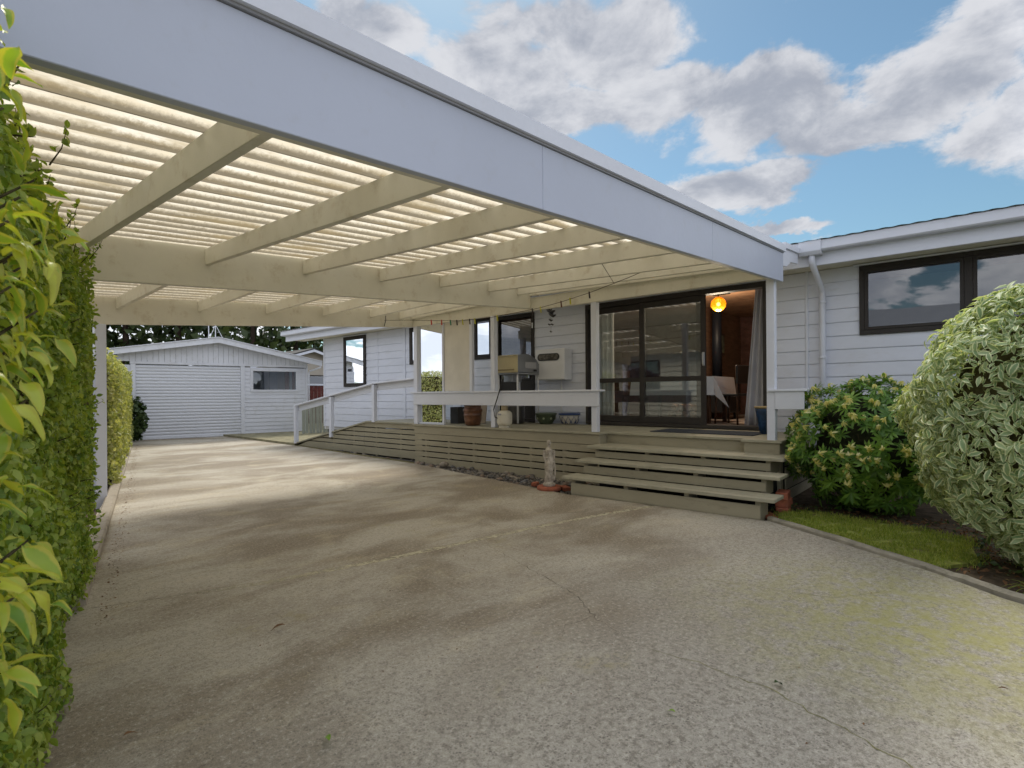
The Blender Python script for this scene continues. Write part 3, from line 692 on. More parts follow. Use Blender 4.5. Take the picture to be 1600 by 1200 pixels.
# steps: each tread three planks with a riser board under
def step(xf, xb, z, y0, y1, rz0, rz1, gap=.045):
    n = 3; w_ = (xb-xf)/n
    for i in range(n): box('step_tread', olive_top, deck, xf+i*w_+.0015, xf+(i+1)*w_-.0015, y0, y1, z-.036, z, .005)
    r = box('step_riser', olive, deck, xf+.05, xf+.07, y0+.14, y1-.10, rz0, rz1, .003)
    for t in (0, .333, .666, 1):
        yy = y0+.14+(y1-.10-y0-.14-.05)*t; box('stringer', olive, deck, xf+.072, xb-.02 if t in (0, 1) else xb-.03, yy, yy+.05, max(-.04, rz0-.03), z-.038, 0)
step(5.30, 5.62, .215, 1.40, 3.79, .005, .135)
box('step_riser', olive, deck, 5.355, 5.3745, 1.54, 3.69, -.03, .0045, 0)
step(5.60, 5.92, .382, 1.43, 3.80, .215, .31)
step(5.90, 6.42, .530, 1.47, 3.82, .385, .465)
box('stair_shade', MATS['shade_black'], deck, 5.95, 6.2, 1.62, 3.66, -.05, .30, 0)  # dark block painted as the shade behind the treads
# rail: cap and board
r1 = box('rail_cap', white, deck, 6.20, 6.345, 3.80, 7.80, 1.232, 1.258, .004); box('rail_board', white, deck, 6.225, 6.245, 3.83, 7.74, 1.03, 1.230, .003)
box('rail_cap', white, deck, 6.25, 6.40, 1.33, 1.72, 1.212, 1.238, .004); box('rail_board', white, deck, 6.27, 6.29, 1.36, 1.645, 1.02, 1.210, .003)
box('rail_cap', white, deck, 6.40, 7.75, 1.60, 1.72, 1.212, 1.238, .004); box('rail_board', white, deck, 6.40, 7.75, 1.62, 1.64, 1.02, 1.210, .003)
# screen at the far end
scr = empty('windbreak', 'glazed and panelled windbreak between white posts at the ramp end of the deck', 'screen')
MB().add([(6.29, 7.005, 1.262), (6.29, 7.638, 1.262), (6.29, 7.638, 2.44), (6.29, 7.005, 2.44)], [(0, 1, 2, 3)]).build('pane', glass3, scr)
MB().add([(6.30, 7.005, .70), (6.30, 7.638, .70), (6.30, 7.638, 1.225), (6.30, 7.005, 1.225)], [(0, 1, 2, 3)]).build('pane', glass3, scr)
box('bottom_rail', white, scr, 6.27, 6.31, 7.004, 7.638, .682, .715)
box('panel', mat('cream_panel', (.66, .63, .56), .6), scr, 6.285, 6.30, 6.322, 6.955, 1.262, 2.44)
for x in (6.95,): 
    MB().add([(6.36, 7.72, .72), (7.7, 7.72, .72), (7.7, 7.72, 2.44), (6.36, 7.72, 2.44)], [(0, 1, 2, 3)]).build('pane', glass3, scr)

# ------------------------------------------------------------------ ramp
ramp = empty('ramp', 'olive slatted access ramp with white handrail rising to the deck end', 'ramp')
RX = 6.45
def rz(y): return DZ if y < 9.5 else DZ-(y-9.5)/(12.45-9.5)*(DZ-.07)
ysl = [7.76, 9.5]
for k in range(12):
    x0 = RX-.03+k*.11
    if x0 > 7.68: continue
    MB().hexa([(x0, 7.76, DZ-.03), (x0+.105, 7.76, DZ-.03), (x0+.105, 9.5, DZ-.03), (x0, 9.5, DZ-.03), (x0, 7.76, DZ), (x0+.105, 7.76, DZ), (x0+.105, 9.5, DZ), (x0, 9.5, DZ)]).build('ramp_board', olive_top, ramp)
    MB().hexa([(x0, 9.5, DZ-.03), (x0+.105, 9.5, DZ-.03), (x0+.105, 12.55, .03), (x0, 12.55, .03), (x0, 9.5, DZ), (x0+.105, 9.5, DZ), (x0+.105, 12.55, .06), (x0, 12.55, .06)]).build('ramp_board', olive_top, ramp)
for za, zb in [(.556, .645)] + [(.458, .537), (.360, .439), (.262, .341), (.164, .243), (.0, .145)]:
    def yend(z): return 9.5+(DZ-.035-z)/(DZ-.07)*(12.45-9.5)
    ya, yb = min(yend(za), 12.4), min(yend(zb), 12.35)
    for (p, q, q2) in ((7.76, 9.62, 9.62), (9.625, ya, yb)):
        if q <= p: continue
        MB().hexa([(RX, p, za), (RX+.018, p, za), (RX+.018, q, za), (RX, q, za), (RX, p, zb), (RX+.018, p, zb), (RX+.018, max(q2, p+.02), zb), (RX, max(q2, p+.02), zb)]).build('skirt_slat', olive, ramp, .002)
for y in (8.4, 9.2, 10.0, 10.8): box('bearer_post', olive, ramp, RX+.02, RX+.06, y, y+.05, -.1, rz(y)-.04, 0)
hr = [(12.45, .985), (9.22, 1.46), (7.76, 1.535)]
for y, zb, zt in ((12.45, .06, .95), (10.86, .28, 1.18), (9.24, .66, 1.42)):
    box('rail_post', white, ramp, RX-.05, RX+.03, y-.045, y+.045, zb, zt, .004)
for (ya, za), (yb, zb) in zip(hr[:-1], hr[1:]):
    MB().hexa([(RX-.07, ya, za-.03), (RX+.05, ya, za-.03), (RX+.05, yb, zb-.03), (RX-.07, yb, zb-.03), (RX-.07, ya, za), (RX+.05, ya, za), (RX+.05, yb, zb), (RX-.07, yb, zb)]).build('handrail', white, ramp, .004)
    MB().hexa([(RX+.031, ya, za-.16), (RX+.05, ya, za-.16), (RX+.05, yb, zb-.16), (RX+.031, yb, zb-.16), (RX+.031, ya, za-.032), (RX+.05, ya, za-.032), (RX+.05, yb, zb-.032), (RX+.031, yb, zb-.032)]).build('rail_board', white, ramp, .003)
for y, zb, zt in ((9.24, .66, 1.40), (8.0, .66, 1.45)): box('rail_post', white, ramp, 7.62, 7.70, y-.04, y+.04, zb, zt, .004)

# ------------------------------------------------------------------ things beyond
gf = empty('fence', 'low grey ribbed steel fence panel between garage and house', 'fence', (8.62, 15.5, 0))
for k in range(9): box('rib', mat('grey_green_steel', (.33, .35, .30), .6), gf, -.42+k*.115, -.42+k*.115+.095, -.02+(k % 2)*.008, 0+(k % 2)*.008, .0, 1.02, .002)
rf = empty('fence', 'red brown timber fence with white top rail beyond the garage', 'fence', (11.2, 20, 0))
redm = mat('red_fence_stain', (.12, .035, .03), .8, .2, var=.25, vs=10)
for k in range(9): box('paling', redm, rf, -.9+k*.16, -.9+k*.16+.145, 0, .02, .1, 1.60+.01*(k % 2), .002)
box('top_rail', white, rf, -.95, .6, -.03, .03, 1.615, 1.68)
nh = empty('neighbour_house', 'beige gabled neighbour house with dark roof trim seen between garage and house', 'house', (16.4, 30, 0))
bg_ = mat('beige_plaster', (.42, .38, .33), .8, .2, var=.05)
MB().prism([(-3.2, 0), (-3.2, 2.95), (0, 3.92), (3.2, 2.95), (3.2, 0)], 'y', 0, 8).build('wall', bg_, nh)
for s_ in (-1, 1):
    MB().hexa([(0, -.5, 3.95), (s_*3.7, -.5, 2.83), (s_*3.7, 8, 2.83), (0, 8, 3.95), (0, -.5, 4.02), (s_*3.7, -.5, 2.90), (s_*3.7, 8, 2.90), (0, 8, 4.02)]).build('roof', mat('dark_tile', (.06, .06, .06), .7), nh)
    MB().hexa([(0, -.53, 3.80), (s_*3.7, -.53, 2.68), (s_*3.7, -.5, 2.68), (0, -.5, 3.80), (0, -.53, 3.94), (s_*3.7, -.53, 2.82), (s_*3.7, -.5, 2.82), (0, -.5, 3.94)]).build('barge_board', white, nh)
w = box('window', alu, nh, -.5, 1.4, -.05, .02, 1.5, 2.45); MB().add([(-.42, -.055, 1.56), (1.32, -.055, 1.56), (1.32, -.055, 2.38), (-.42, -.055, 2.38)], [(0, 1, 2, 3)]).build('pane', glass2, w)
box('brick_panel', mat('orange_brick', (.30, .13, .08), .8), nh, -.9, -.52, -.03, .02, 1.0, 2.5)
# the neighbour's house on the other side of the hedge, seen only mirrored in the glass
n2 = empty('neighbour_house', 'cream weatherboard neighbour house mirrored in the sliding door glass', 'house', (-5.5, 4, 0))
cw = mat('cream_weatherboard', (.55, .50, .38), .6)
cbm = MB()
for r in range(14): cbm.prism([(0, .3+r*.2), (.03, .3+r*.2), (.012, .49+r*.2), (0, .5+r*.2)], 'y', -6, 9)
cbm.build('cladding', cw, n2, kind='stuff'); box('wall', cw, n2, -5, -.001, -6, 9, -.1, 3.2)
box('fascia', white, n2, .4, .44, -6.5, 9.5, 3.1, 3.3); MB().prism([(.5, 3.2), (-2.7, 4.2), (-6, 3.2)], 'y', -6.5, 9.5).build('roof', roofm, n2)
for ya in (-3, 2, 6):
    w = box('window', alu, n2, .01, .05, ya, ya+1.6, 1.4, 2.6); MB().add([(.052, ya+.06, 1.46), (.052, ya+1.54, 1.46), (.052, ya+1.54, 2.54), (.052, ya+.06, 2.54)], [(0, 1, 2, 3)]).build('pane', glass2, w)

# ------------------------------------------------------------------ pines
needle = leafmat('pine_needles', (.03, .05, .02), (.05, .08, .03), (.09, .12, .04), .2)
bark = mat('pine_bark', (.07, .05, .04), .95, .1, var=.3, vs=4)
tq = leaf_template(.7, .1, .2, segs=2)
labs = ['dark pine tree, %s in the row beyond the garage']
NP = 17
ORD = 'first second third fourth fifth sixth seventh eighth ninth tenth eleventh twelfth thirteenth fourteenth fifteenth sixteenth seventeenth'.split()
for k in range(NP):
    t_ = k/(NP-1); azd = R(86-t_*31); D = 46+random.uniform(-5, 7); x, y = D*math.cos(azd), D*math.sin(azd)
    h = random.uniform(11, 14)
    tr = empty('pine_tree', 'dark pine, %s from the left in the row behind the garage' % ORD[k], 'tree', (x, y, 0), 0, 'pine trees beyond the garage')
    MB().tube([(0, 0, 0), (random.uniform(-.2, .2), 0, h*.5), (0, 0, h)], [.22, .16, .03], 7).build('trunk', bark, tr)
    n = 1150; zz = rng.uniform(.17, 1, n)**.9*h; rad = (1-(zz/h))**.6*3.0*np.sqrt(rng.uniform(.05, 1, n))+.15; th = rng.uniform(0, 2*math.pi, n)
    lob = (np.sin(th*3+zz*2.1+k)+np.sin(zz*3.7+k*2)) > -.55
    P_ = np.stack([rad*np.cos(th), rad*np.sin(th), zz-.25*rad], 1)[lob]
    scatter(P_, rng.normal(size=P_.shape)+np.array([0, 0, .5]), rng.uniform(.35, .8, len(P_)), tq, needle, 'crown', tr)

# ------------------------------------------------------------------ hedges
twig = mat('hedge_twigs', (.07, .06, .03), .95, .1, var=.4, vs=20, bump=.5)
def hedge(name, label, ya, yb, off0, depth, h0, h1, n, size, mtl, zlo=.0, lumps=.05, tpl=None):
    root = empty(name, label, 'hedge', (0, 0, 0))
    def xf(y): return .42+.2685*(y-2.6)+off0(y)
    c = MB(); c.hexa([(xf(ya)-depth, ya, -.12), (xf(ya)-.12, ya, -.12), (xf(yb)-.12, yb-.12, -.12), (xf(yb)-depth, yb-.12, -.12), (xf(ya)-depth, ya, h0-.12), (xf(ya)-.12, ya, h0-.12), (xf(yb)-.12, yb-.12, h1-.12), (xf(yb)-depth, yb-.12, h1-.12)])
    c.build('dark_core', twig, root)  # dark solid core added as the hedge's shaded inside, blocks the view through
    u = rng.uniform(0, 1, n); Y = ya+(yb-ya)*u; hh = h0+(h1-h0)*u
    sel = rng.uniform(0, 1, n); pos = np.zeros((n, 3)); nor = np.zeros((n, 3))
    dep = np.abs(rng.normal(0, .055, n))
    f = sel < .66; tp = (sel >= .66) & (sel < .86); en = sel >= .86
    lump = lumps*(np.sin(Y*5.1)+np.sin(Y*11.3+2)*.6)
    pos[f] = np.stack([xf(Y[f])-dep[f]+lump[f]*.5, Y[f], rng.uniform(zlo, 1, f.sum())*hh[f]], 1); nor[f] = (1, -.2, .25)
    pos[f, 0] -= np.maximum(0, pos[f, 2]/hh[f]-.86)**1.0*.9
    pos[f, 0] += .03*np.sin(pos[f, 2]*9+Y[f]*3)
    q = rng.uniform(0, 1, tp.sum()); pos[tp] = np.stack([xf(Y[tp])-.05-q*depth, Y[tp], hh[tp]-dep[tp]+lump[tp]], 1); nor[tp] = (.3, 0, 1)
    q = rng.uniform(0, 1, en.sum())**1.4; which = rng.uniform(0, 1, en.sum()) < .8; ye = np.where(which, yb, ya)
    pos[en] = np.stack([xf(ye)-q*depth, ye-dep[en]*np.where(which, 1, -1)+.04*rng.normal(size=en.sum()), rng.uniform(zlo, 1, en.sum())*np.where(which, h1, h0)], 1); nor[en] = np.stack([np.full(en.sum(), .3), np.where(which, 1., -1.), np.full(en.sum(), .2)], 1)
    nor += rng.normal(0, .55, nor.shape)
    scatter(pos, nor, size*rng.uniform(.6, 1.25, n), tpl or leaf_template(.62, .2, .25), mtl, 'foliage', root, droop=.2)
    return root, xf
hm = leafmat('small_leaf_hedge', (.12, .22, .04), (.26, .39, .065), (.44, .53, .12), .45, rough=.4, yellow=(.40, .44, .09))
h1_, xf1 = hedge('hedge', 'tall clipped hedge of small glossy green leaves along the near left kerb', 1.0, 4.80, lambda y: -.015-(y-1.8)*.015, .9, 2.02, 2.20, 52000, .034, hm, lumps=.03)
# sprigs standing out of the hedge top and face
spm = MB(); SP = []; SN = []
for k in range(110):
    y = random.uniform(1.1, 4.9); x = xf1(y)-random.uniform(-.02, .55); z = 2.0+(y-1)*.05
    if k % 3 == 0: x = xf1(y)-.02; z = random.uniform(.1, 2.0)
    d = Vector((random.uniform(.0, .5), random.uniform(-.3, .3), 1)).normalized() if k % 3 else Vector((1, random.uniform(-.3, .8), random.uniform(0, .6))).normalized()
    L = random.uniform(.08, .22) if k % 3 else random.uniform(.04, .1)
    p = Vector((x, y, z-.05)); pts = [p, p+d*L*.5+Vector((.01, 0, 0)), p+d*L]; spm.tube(pts, [.003, .002, .001], 4)
    for j in range(9):
        q = p+d*L*random.uniform(.2, 1.05); SP.append(tuple(q)); SN.append((random.gauss(0, 1), random.gauss(0, 1), random.gauss(.5, 1)))
spm.build('twig', twig, h1_, kind='stuff'); SP = np.array(SP); scatter(SP, np.array(SN), rng.uniform(.02, .04, len(SP)), leaf_template(.6, .2, .2), hm, 'sprig_leaves', h1_)
h2m = leafmat('yellow_green_hedge', (.20, .25, .06), (.36, .39, .12), (.56, .56, .26), .4, rough=.5, yellow=(.45, .42, .20))
hedge('hedge', 'sunlit yellow green hedge between the carport post and the garage', 8.55, 16.9, lambda y: -.08, 1.3, 1.80, 1.88, 30000, .05, h2m, zlo=.02, lumps=.06)
iv = leafmat('ivy_leaf', (.025, .05, .015), (.045, .08, .02), (.07, .11, .03), .2)
ivo = empty('ivy', 'dark green ivy clump at the garage door corner beside the hedge', 'shrub', (4.2, 17.1, 0))
n = 1400; P_ = rng.normal(0, 1, (n, 3)); P_ /= np.linalg.norm(P_, axis=1, keepdims=True); P_ *= rng.uniform(.5, 1, (n, 1)); P_ = P_*np.array([.30, .28, .62])+np.array([0.1, 0, .62]); scatter(P_, P_-np.array([0, 0, .5])+rng.normal(0, .4, P_.shape), rng.uniform(.06, .12, n), leaf_template(.9, .1, .2), iv, 'foliage', ivo)
MB().tube([(0, 0, -.1), (0.05, 0, .9)], .03, 6).build('stem', twig, ivo)

# the wavy yellow-edged leaves hanging in at the left edge, close to the lens
bm_ = leafmat('wavy_yellow_green_leaf', (.20, .36, .04), (.34, .48, .05), (.58, .60, .08), .45, edge=(.50, .50, .07), rough=.3, spec=.5)
wav = empty('shrub', 'pittosporum style branch with long wavy yellow edged leaves close on the left', 'shrub', (-.05, .75, 0))
wav['label'] = 'nearest shrub with long wavy yellow edged leaves at the far left'
Vt, Ft, Ut = leaf_template(.40, .22, .5, wavy=.055, segs=10)
tm = npmesh('leaf', Vt, Ft, bm_, False, Ut).data; tm.polygons.foreach_set('use_smooth', [True]*len(Ft))
def inst(me, name, M, parent):
    o = bpy.data.objects.new(name, me); COL.objects.link(o); o.parent = parent; o.matrix_world = M; return o
stems = MB()
def ray(px, py, D): return Vector((0, 0, EYE)) + (fw + rt*((px-800)/840) - up*((py-616.4)/840))*D
clus = []
for (px, py, D, n) in ((-25, 30, .8, 7), (-45, 90, .75, 6), (15, 330, .85, 9), (-5, 370, .75, 10), (30, 430, .95, 9), (0, 470, .8, 9), (-10, 540, .8, 7), (-30, 250, .8, 5), (-15, 610, .70, 5), (25, 645, .85, 5), (-20, 770, .8, 5), (5, 880, .75, 10), (-20, 930, .7, 9), (30, 930, .85, 6), (-20, 1040, .75, 6), (-30, 1130, .8, 3), (40, 300, 1.0, 8), (60, 390, 1.05, 8), (20, 410, .9, 9), (50, 500, 1.0, 7), (10, 560, .85, 7), (-10, 190, .9, 5), (30, 860, 1.0, 6)):
    q = ray(px, py, D); clus.append((q.x, q.y, q.z, n))
for (x, y, z, n) in clus:
    c = Vector((x, y, z)); stems.tube([Vector((-.75, .75, -.15)), Vector((-.70, .72, z-.3)), c+Vector((-.10, .0, -.08)), c+Vector((.01, -.02, .02))], [.012, .008, .005, .002], 5)
    for j in range(int(n*1.15)):
        d = (rt*random.uniform(-.1, 1)+up*random.uniform(-.75, .35)+fw*random.uniform(-.5, .5)).normalized()
        nn = Vector((random.uniform(-.5, .5), random.uniform(-.5, .5), 1)); xx = d.cross(nn).normalized(); zz = xx.cross(d).normalized()
        M = Matrix((xx, d, zz)).transposed().to_4x4(); M = Matrix.Translation(c+Vector([random.gauss(0, .022) for _ in range(3)])) @ M @ Matrix.Scale(random.uniform(.03, .068), 4)
        inst(tm, 'leaf', M, wav)
stems.build('stem', twig, wav)
for o in wav.children:
    if o.type == 'MESH':
        pass
# children were placed in world space: undo the parent's offset
bpy.context.view_layer.update()
off = Matrix.Translation(Vector(wav.location)).inverted()
for o in wav.children: o.matrix_parent_inverse = off
for o in (ivo,): pass

# ------------------------------------------------------------------ right hand shrubs
def ell(n, r, low=-.98, lump=.07, ph=0):
    P = rng.normal(0, 1, (n*2, 3)); P /= np.linalg.norm(P, axis=1, keepdims=True); P = P[P[:, 2] > low][:n]
    k = 1+lump*(np.sin(P[:, 0]*7+ph)+np.sin(P[:, 1]*8+P[:, 2]*6+ph*2)+np.sin(P[:, 2]*11+P[:, 0]*4))
    return P, P*k[:, None]*np.array(r)
# variegated shrub
vg = leafmat('variegated_leaf', (.20, .31, .15), (.29, .40, .21), (.40, .50, .29), .4, edge=(.62, .66, .42), rough=.42, spec=.4, yellow=(.16, .22, .10))
vs = empty('variegated_shrub', 'large rounded shrub with cream edged grey green leaves at the right', 'shrub', (5.02, -.42, 0))
tplv = leaf_template(.42, .2, .35, wavy=.012, segs=6); tplv2 = leaf_template(.42, .2, .35, segs=3)
lm = npmesh('leaf', tplv[0], tplv[1], vg, False, tplv[2]).data; lm.polygons.foreach_set('use_smooth', [True]*len(tplv[1]))
RV = (.76, .80, .93); CZ = 1.0
U, P_ = ell(22000, RV, lump=.055); dep = np.abs(rng.normal(0, .05, len(P_))); P_ = P_*(1-dep)[:, None]+np.array([0, 0, CZ])
N_ = U+rng.normal(0, .5, U.shape)+np.array([0, 0, .35])
campos = np.array([-5.02, .42, EYE]); vis = ((P_-campos)*U).sum(1); dist = np.linalg.norm(P_-campos, axis=1); score = dist+np.where(vis < 0, 0, 50)+dep*8
order = np.argsort(score); own = rng.choice(order[:2600], 300, replace=False); rest = np.setdiff1d(np.arange(len(P_)), own)
scatter(P_[rest], N_[rest], rng.uniform(.035, .085, len(rest)), tplv2, vg, 'foliage', vs, droop=-.45)
Rm = frames(N_[own], droop=-.45)
for i, k in enumerate(own):
    M = Matrix(Rm[i].tolist()).to_4x4(); M = Matrix.Translation(Vector(P_[k]+U[k]*.025)) @ M @ Matrix.Scale(random.uniform(.055, .09), 4)
    o = bpy.data.objects.new('leaf', lm); COL.objects.link(o); o.parent = vs; o.matrix_basis = M
lt = MB()
for k in range(9):
    a = k*.7; lt.tube([(0, 0, -.1), (.12*math.cos(a), .12*math.sin(a), .45), (.45*math.cos(a), .5*math.sin(a), 1.2+.3*(k % 2))], [.025, .018, .005], 6)
lt.build('stems', twig, vs)
MB().lathe([(.02, .35), (.35, .40), (.52, .75), (.58, 1.05), (.48, 1.4), (.25, 1.66), (.02, 1.72)], n=16).build('dark_core', twig, vs)  # added dark core, shows as shade between the leaves
# flowering shrub
rh_ = leafmat('daphne_leaf', (.06, .15, .03), (.12, .25, .04), (.20, .36, .06), .35, rough=.4, spec=.4, yellow=(.24, .36, .05))
flm = leafmat('pale_yellow_flower', (.62, .58, .16), (.76, .72, .30), (.82, .80, .52), .45, rough=.6, spec=.2, yellow=(.66, .60, .22))
fs = empty('flowering_shrub', 'rounded dark green shrub with drooping pale yellow flowers beside the steps', 'shrub', (6.50, .80, 0))
tplr = leaf_template(.26, .12, .25, segs=3, peak=.6)
RF = (.72, .76, .66); CF = .68
U, P_ = ell(900, RF, lump=.05, ph=1.3); P_ = P_*(1-np.abs(rng.normal(0, .06, len(P_))))[:, None]+np.array([0, 0, CF]); P_[:, 2] = np.maximum(P_[:, 2], .02)
def rosette(petals=False):
    V = []; F = []; UV = []; tv, tf, tu = (leaf_template(.3, .1, .5, segs=2) if petals else tplr)
    n = 9 if petals else 11
    for k in range(n):
        a = 2*math.pi*k/n*1.0+random.uniform(-.2, .2)+(.3 if k > 6 else 0); tilt = random.uniform(-.9, -.2) if petals else random.uniform(-.1, .75); s = (random.uniform(.4, .6) if petals else random.uniform(.75, 1.1))
        M = Matrix.Rotation(a, 3, 'Z') @ Matrix.Rotation(tilt, 3, 'X')
        b = len(V)
        for p in tv: V.append(tuple(M @ (Vector(p)*s)))
        F += [tuple(i+b for i in q) for q in tf]; UV += [tuple(u) for u in tu]
    return np.array(V), np.array(F), np.array(UV)
for which in range(3):
    sel = np.arange(which, len(P_), 3); T = rosette()
    scatter(P_[sel], U[sel]+rng.normal(0, .25, U[sel].shape)+np.array([0, 0, .3]), rng.uniform(.075, .11, len(sel)), T, rh_, 'foliage', fs)
cp_ = np.array([-6.5, -.8, EYE]); vis = ((P_-cp_)*U).sum(1) < 0
cand = np.where(vis & (P_[:, 2] > .35))[0]; cl = rng.choice(cand, min(200, len(cand)), replace=False)
fms = []
for q in range(4):
    T = rosette(True); me = npmesh('flower_cluster', T[0], T[1], flm, False, T[2]).data; fms.append(me)
for k in cl:
    d = (Vector(U[k])+Vector((-.2, 0, .2))).normalized(); M = Matrix.Translation(Vector(P_[k])+d*.07) @ d.to_track_quat('Z', 'Y').to_matrix().to_4x4() @ Matrix.Scale(random.uniform(.09, .135), 4)
    o = bpy.data.objects.new('flower_cluster', random.choice(fms)); COL.objects.link(o); o.parent = fs; o.matrix_basis = M
lt = MB()
for k in range(11):
    a = k*.57+.2; lt.tube([(0, 0, -.1), (.15*math.cos(a), .15*math.sin(a), .3), (.5*math.cos(a), .52*math.sin(a), .55+.5*((k*37 % 10)/10))], [.02, .014, .004], 6)
lt.build('stems', twig, fs); MB().lathe([(.02, .22), (.38, .28), (.50, .6), (.42, .95), (.15, 1.12), (.02, 1.14)], n=16).build('dark_core', mat('shrub_core', (.03, .032, .018), .95, .1, var=.4, vs=25, bump=.5), fs)  # near-black core added for the shaded inside of the bush

# lawn strip, ground cover, dead leaves
gm = leafmat('grass_blade', (.13, .21, .03), (.25, .33, .05), (.42, .44, .12), .4, rough=.6, spec=.2)
lawn = slab('lawn', [(5.50, 1.42), (5.26, 1.10), (4.98, .68), (4.72, .36), (4.62, .22), (4.95, -.02), (5.6, .05), (5.85, .6), (5.95, 1.2), (5.8, 1.5)], -.012, .012, mat('mossy_lawn', (.22, .25, .06), .95, .1, var=.35, vs=12, bump=.5, dirt=((.14, .10, .05), .8, 7))); lawn['kind'] = 'structure'
def inpoly(x, y, poly):
    c = False; n = len(poly); j = n-1
    for i in range(n):
        xi, yi = poly[i]; xj, yj = poly[j]
        if (yi > y) != (yj > y) and x < (xj-xi)*(y-yi)/(yj-yi)+xi: c = not c
        j = i
    return c
lp = [(5.50, 1.42), (5.24, 1.10), (4.96, .68), (4.70, .36), (4.60, .20), (4.95, -.04), (5.7, .04), (5.9, .6), (6.0, 1.2), (5.82, 1.52)]
G = np.array([(x, y, .008) for x, y in rng.uniform((4.55, -.1), (6.05, 1.55), (24000, 2)) if inpoly(x+random.gauss(0, .04), y+random.gauss(0, .04), lp) and x > 5.42-(1.5-y)*.62 and math.sin(x*19+math.sin(y*13)*2)+math.sin(y*23+x*7) > -1.25])
o = scatter(G, rng.normal(0, 1, G.shape)*np.array([1, 1, .25]), rng.uniform(.012, .042, len(G)), leaf_template(.14, .1, .3, segs=2), gm, 'grass', None, droop=2.5); tag(o, 'short bright green grass strip inside the curved kerb', 'grass', kind='stuff')
# low leafy ground cover by the bush feet
G = np.array([(x, y, random.uniform(.0, .07)) for x, y in rng.uniform((4.0, -1.2), (6.2, 1.6), (2600, 2)) if not inpoly(x, y, lp) and x > 5.45-(1.5-y)*.62+.2 and (y > .9 or y < 0 or random.random() < .25)])
o = scatter(G, rng.normal(0, .5, G.shape)+np.array([0, 0, 1]), rng.uniform(.02, .05, len(G)), leaf_template(.7, .15, .2, segs=2), iv, 'ground_cover', None); tag(o, 'dark leafy ground cover under the two right hand shrubs', 'ground cover', kind='stuff')
dm = leafmat('dead_leaf', (.09, .04, .02), (.16, .08, .04), (.28, .17, .10), .2, rough=.8, spec=.15)
G = np.array([(x, y, random.uniform(-.005, .012)) for x, y in rng.uniform((4.0, -1.4), (6.4, 1.65), (2600, 2)) if not inpoly(x, y, lp) and x > 5.45-(1.5-y)*.62+.1])
o = scatter(G, rng.normal(0, .35, G.shape)+np.array([0, 0, 1]), rng.uniform(.02, .055, len(G)), leaf_template(.5, .2, .4, segs=2), dm, 'leaf_litter', None); tag(o, 'brown leaf litter on the soil behind the curved kerb', 'leaf litter', kind='stuff')
G = np.array([(.46+.2685*(y-2.6)+abs(random.gauss(0, .05)), y, .004) for y in rng.uniform(3.5, 16, 500)])
o = scatter(G, rng.normal(0, .3, G.shape)+np.array([0, 0, 1]), rng.uniform(.008, .024, len(G)), leaf_template(.5, .2, .4, segs=2), dm, 'leaf_litter', None); tag(o, 'tiny dry leaves swept along the left kerb', 'leaf litter', kind='stuff')
G = rng.uniform((.8, .3), (5.2, 9), (420, 2)); G = np.column_stack([G, np.full(len(G), .003)]); G = G[(G[:, 0] > .55+.2685*(G[:, 1]-2.6))]
o = scatter(G, rng.normal(0, .3, G.shape)+np.array([0, 0, 1]), rng.uniform(.004, .013, len(G)), leaf_template(.7, .2, .4, segs=2), dm, 'leaf_litter', None); tag(o, 'scattered crumbs of dry leaf across the concrete driveway', 'leaf litter', kind='stuff')
# leaves one can point to on the driveway
fl = leaf_template(.42, .25, .5, wavy=.03, segs=5)
gl = leafmat('fallen_green_leaf', (.12, .26, .02), (.18, .34, .03), (.25, .40, .05), .2)
for (x, y, s, mm, lab) in [(.528, 2.251, .04, dm, 'curled brown leaf lying near the left hedge foot'), (.974, 1.67, .055, gl, 'bright green leaf lying at the bottom centre left of driveway'),
        (1.32, 2.687, .06, dm, 'long curled dry leaf on the pale patch of driveway'), (1.893, .847, .035, gl, 'small green leaf at the bottom centre of the driveway'),
        (2.334, .622, .05, mat('dark_moss_tuft', (.03, .06, .012), .9), 'dark green leaf lying on the mossy crack'), (2.884, -.091, .03, dm, 'red brown leaf near the right edge of the driveway')]:
    o = npmesh('fallen_leaf', fl[0]*s, fl[1], mm, None, fl[2]); o.location = (x, y, .012+s*.3); o.rotation_euler = (random.uniform(-.2, .2), 0, random.uniform(0, 6.28)); tag(o, lab, 'leaf')
# strap leaves at the bottom right
st = empty('strappy_plant', 'low plant with arching grassy leaves under the variegated shrub by the kerb', 'plant', (4.42, -.28, -.01))
for k in range(26):
    a = random.uniform(0, 6.28); L = random.uniform(.12, .26); pts = []
    V = []; n = 6
    for i in range(n+1):
        t = i/n; x = L*t*math.cos(a)*.8; y = L*t*math.sin(a)*.8; z = L*(t*.9-t*t*.8); w_ = .006*(1-t)+.001
        V += [(x-w_*math.sin(a), y+w_*math.cos(a), z), (x+w_*math.sin(a), y-w_*math.cos(a), z)]
    npmesh('leaf', V, [(2*i, 2*i+2, 2*i+3, 2*i+1) for i in range(n)], gm, st, [(.3, .5)]*len(V))

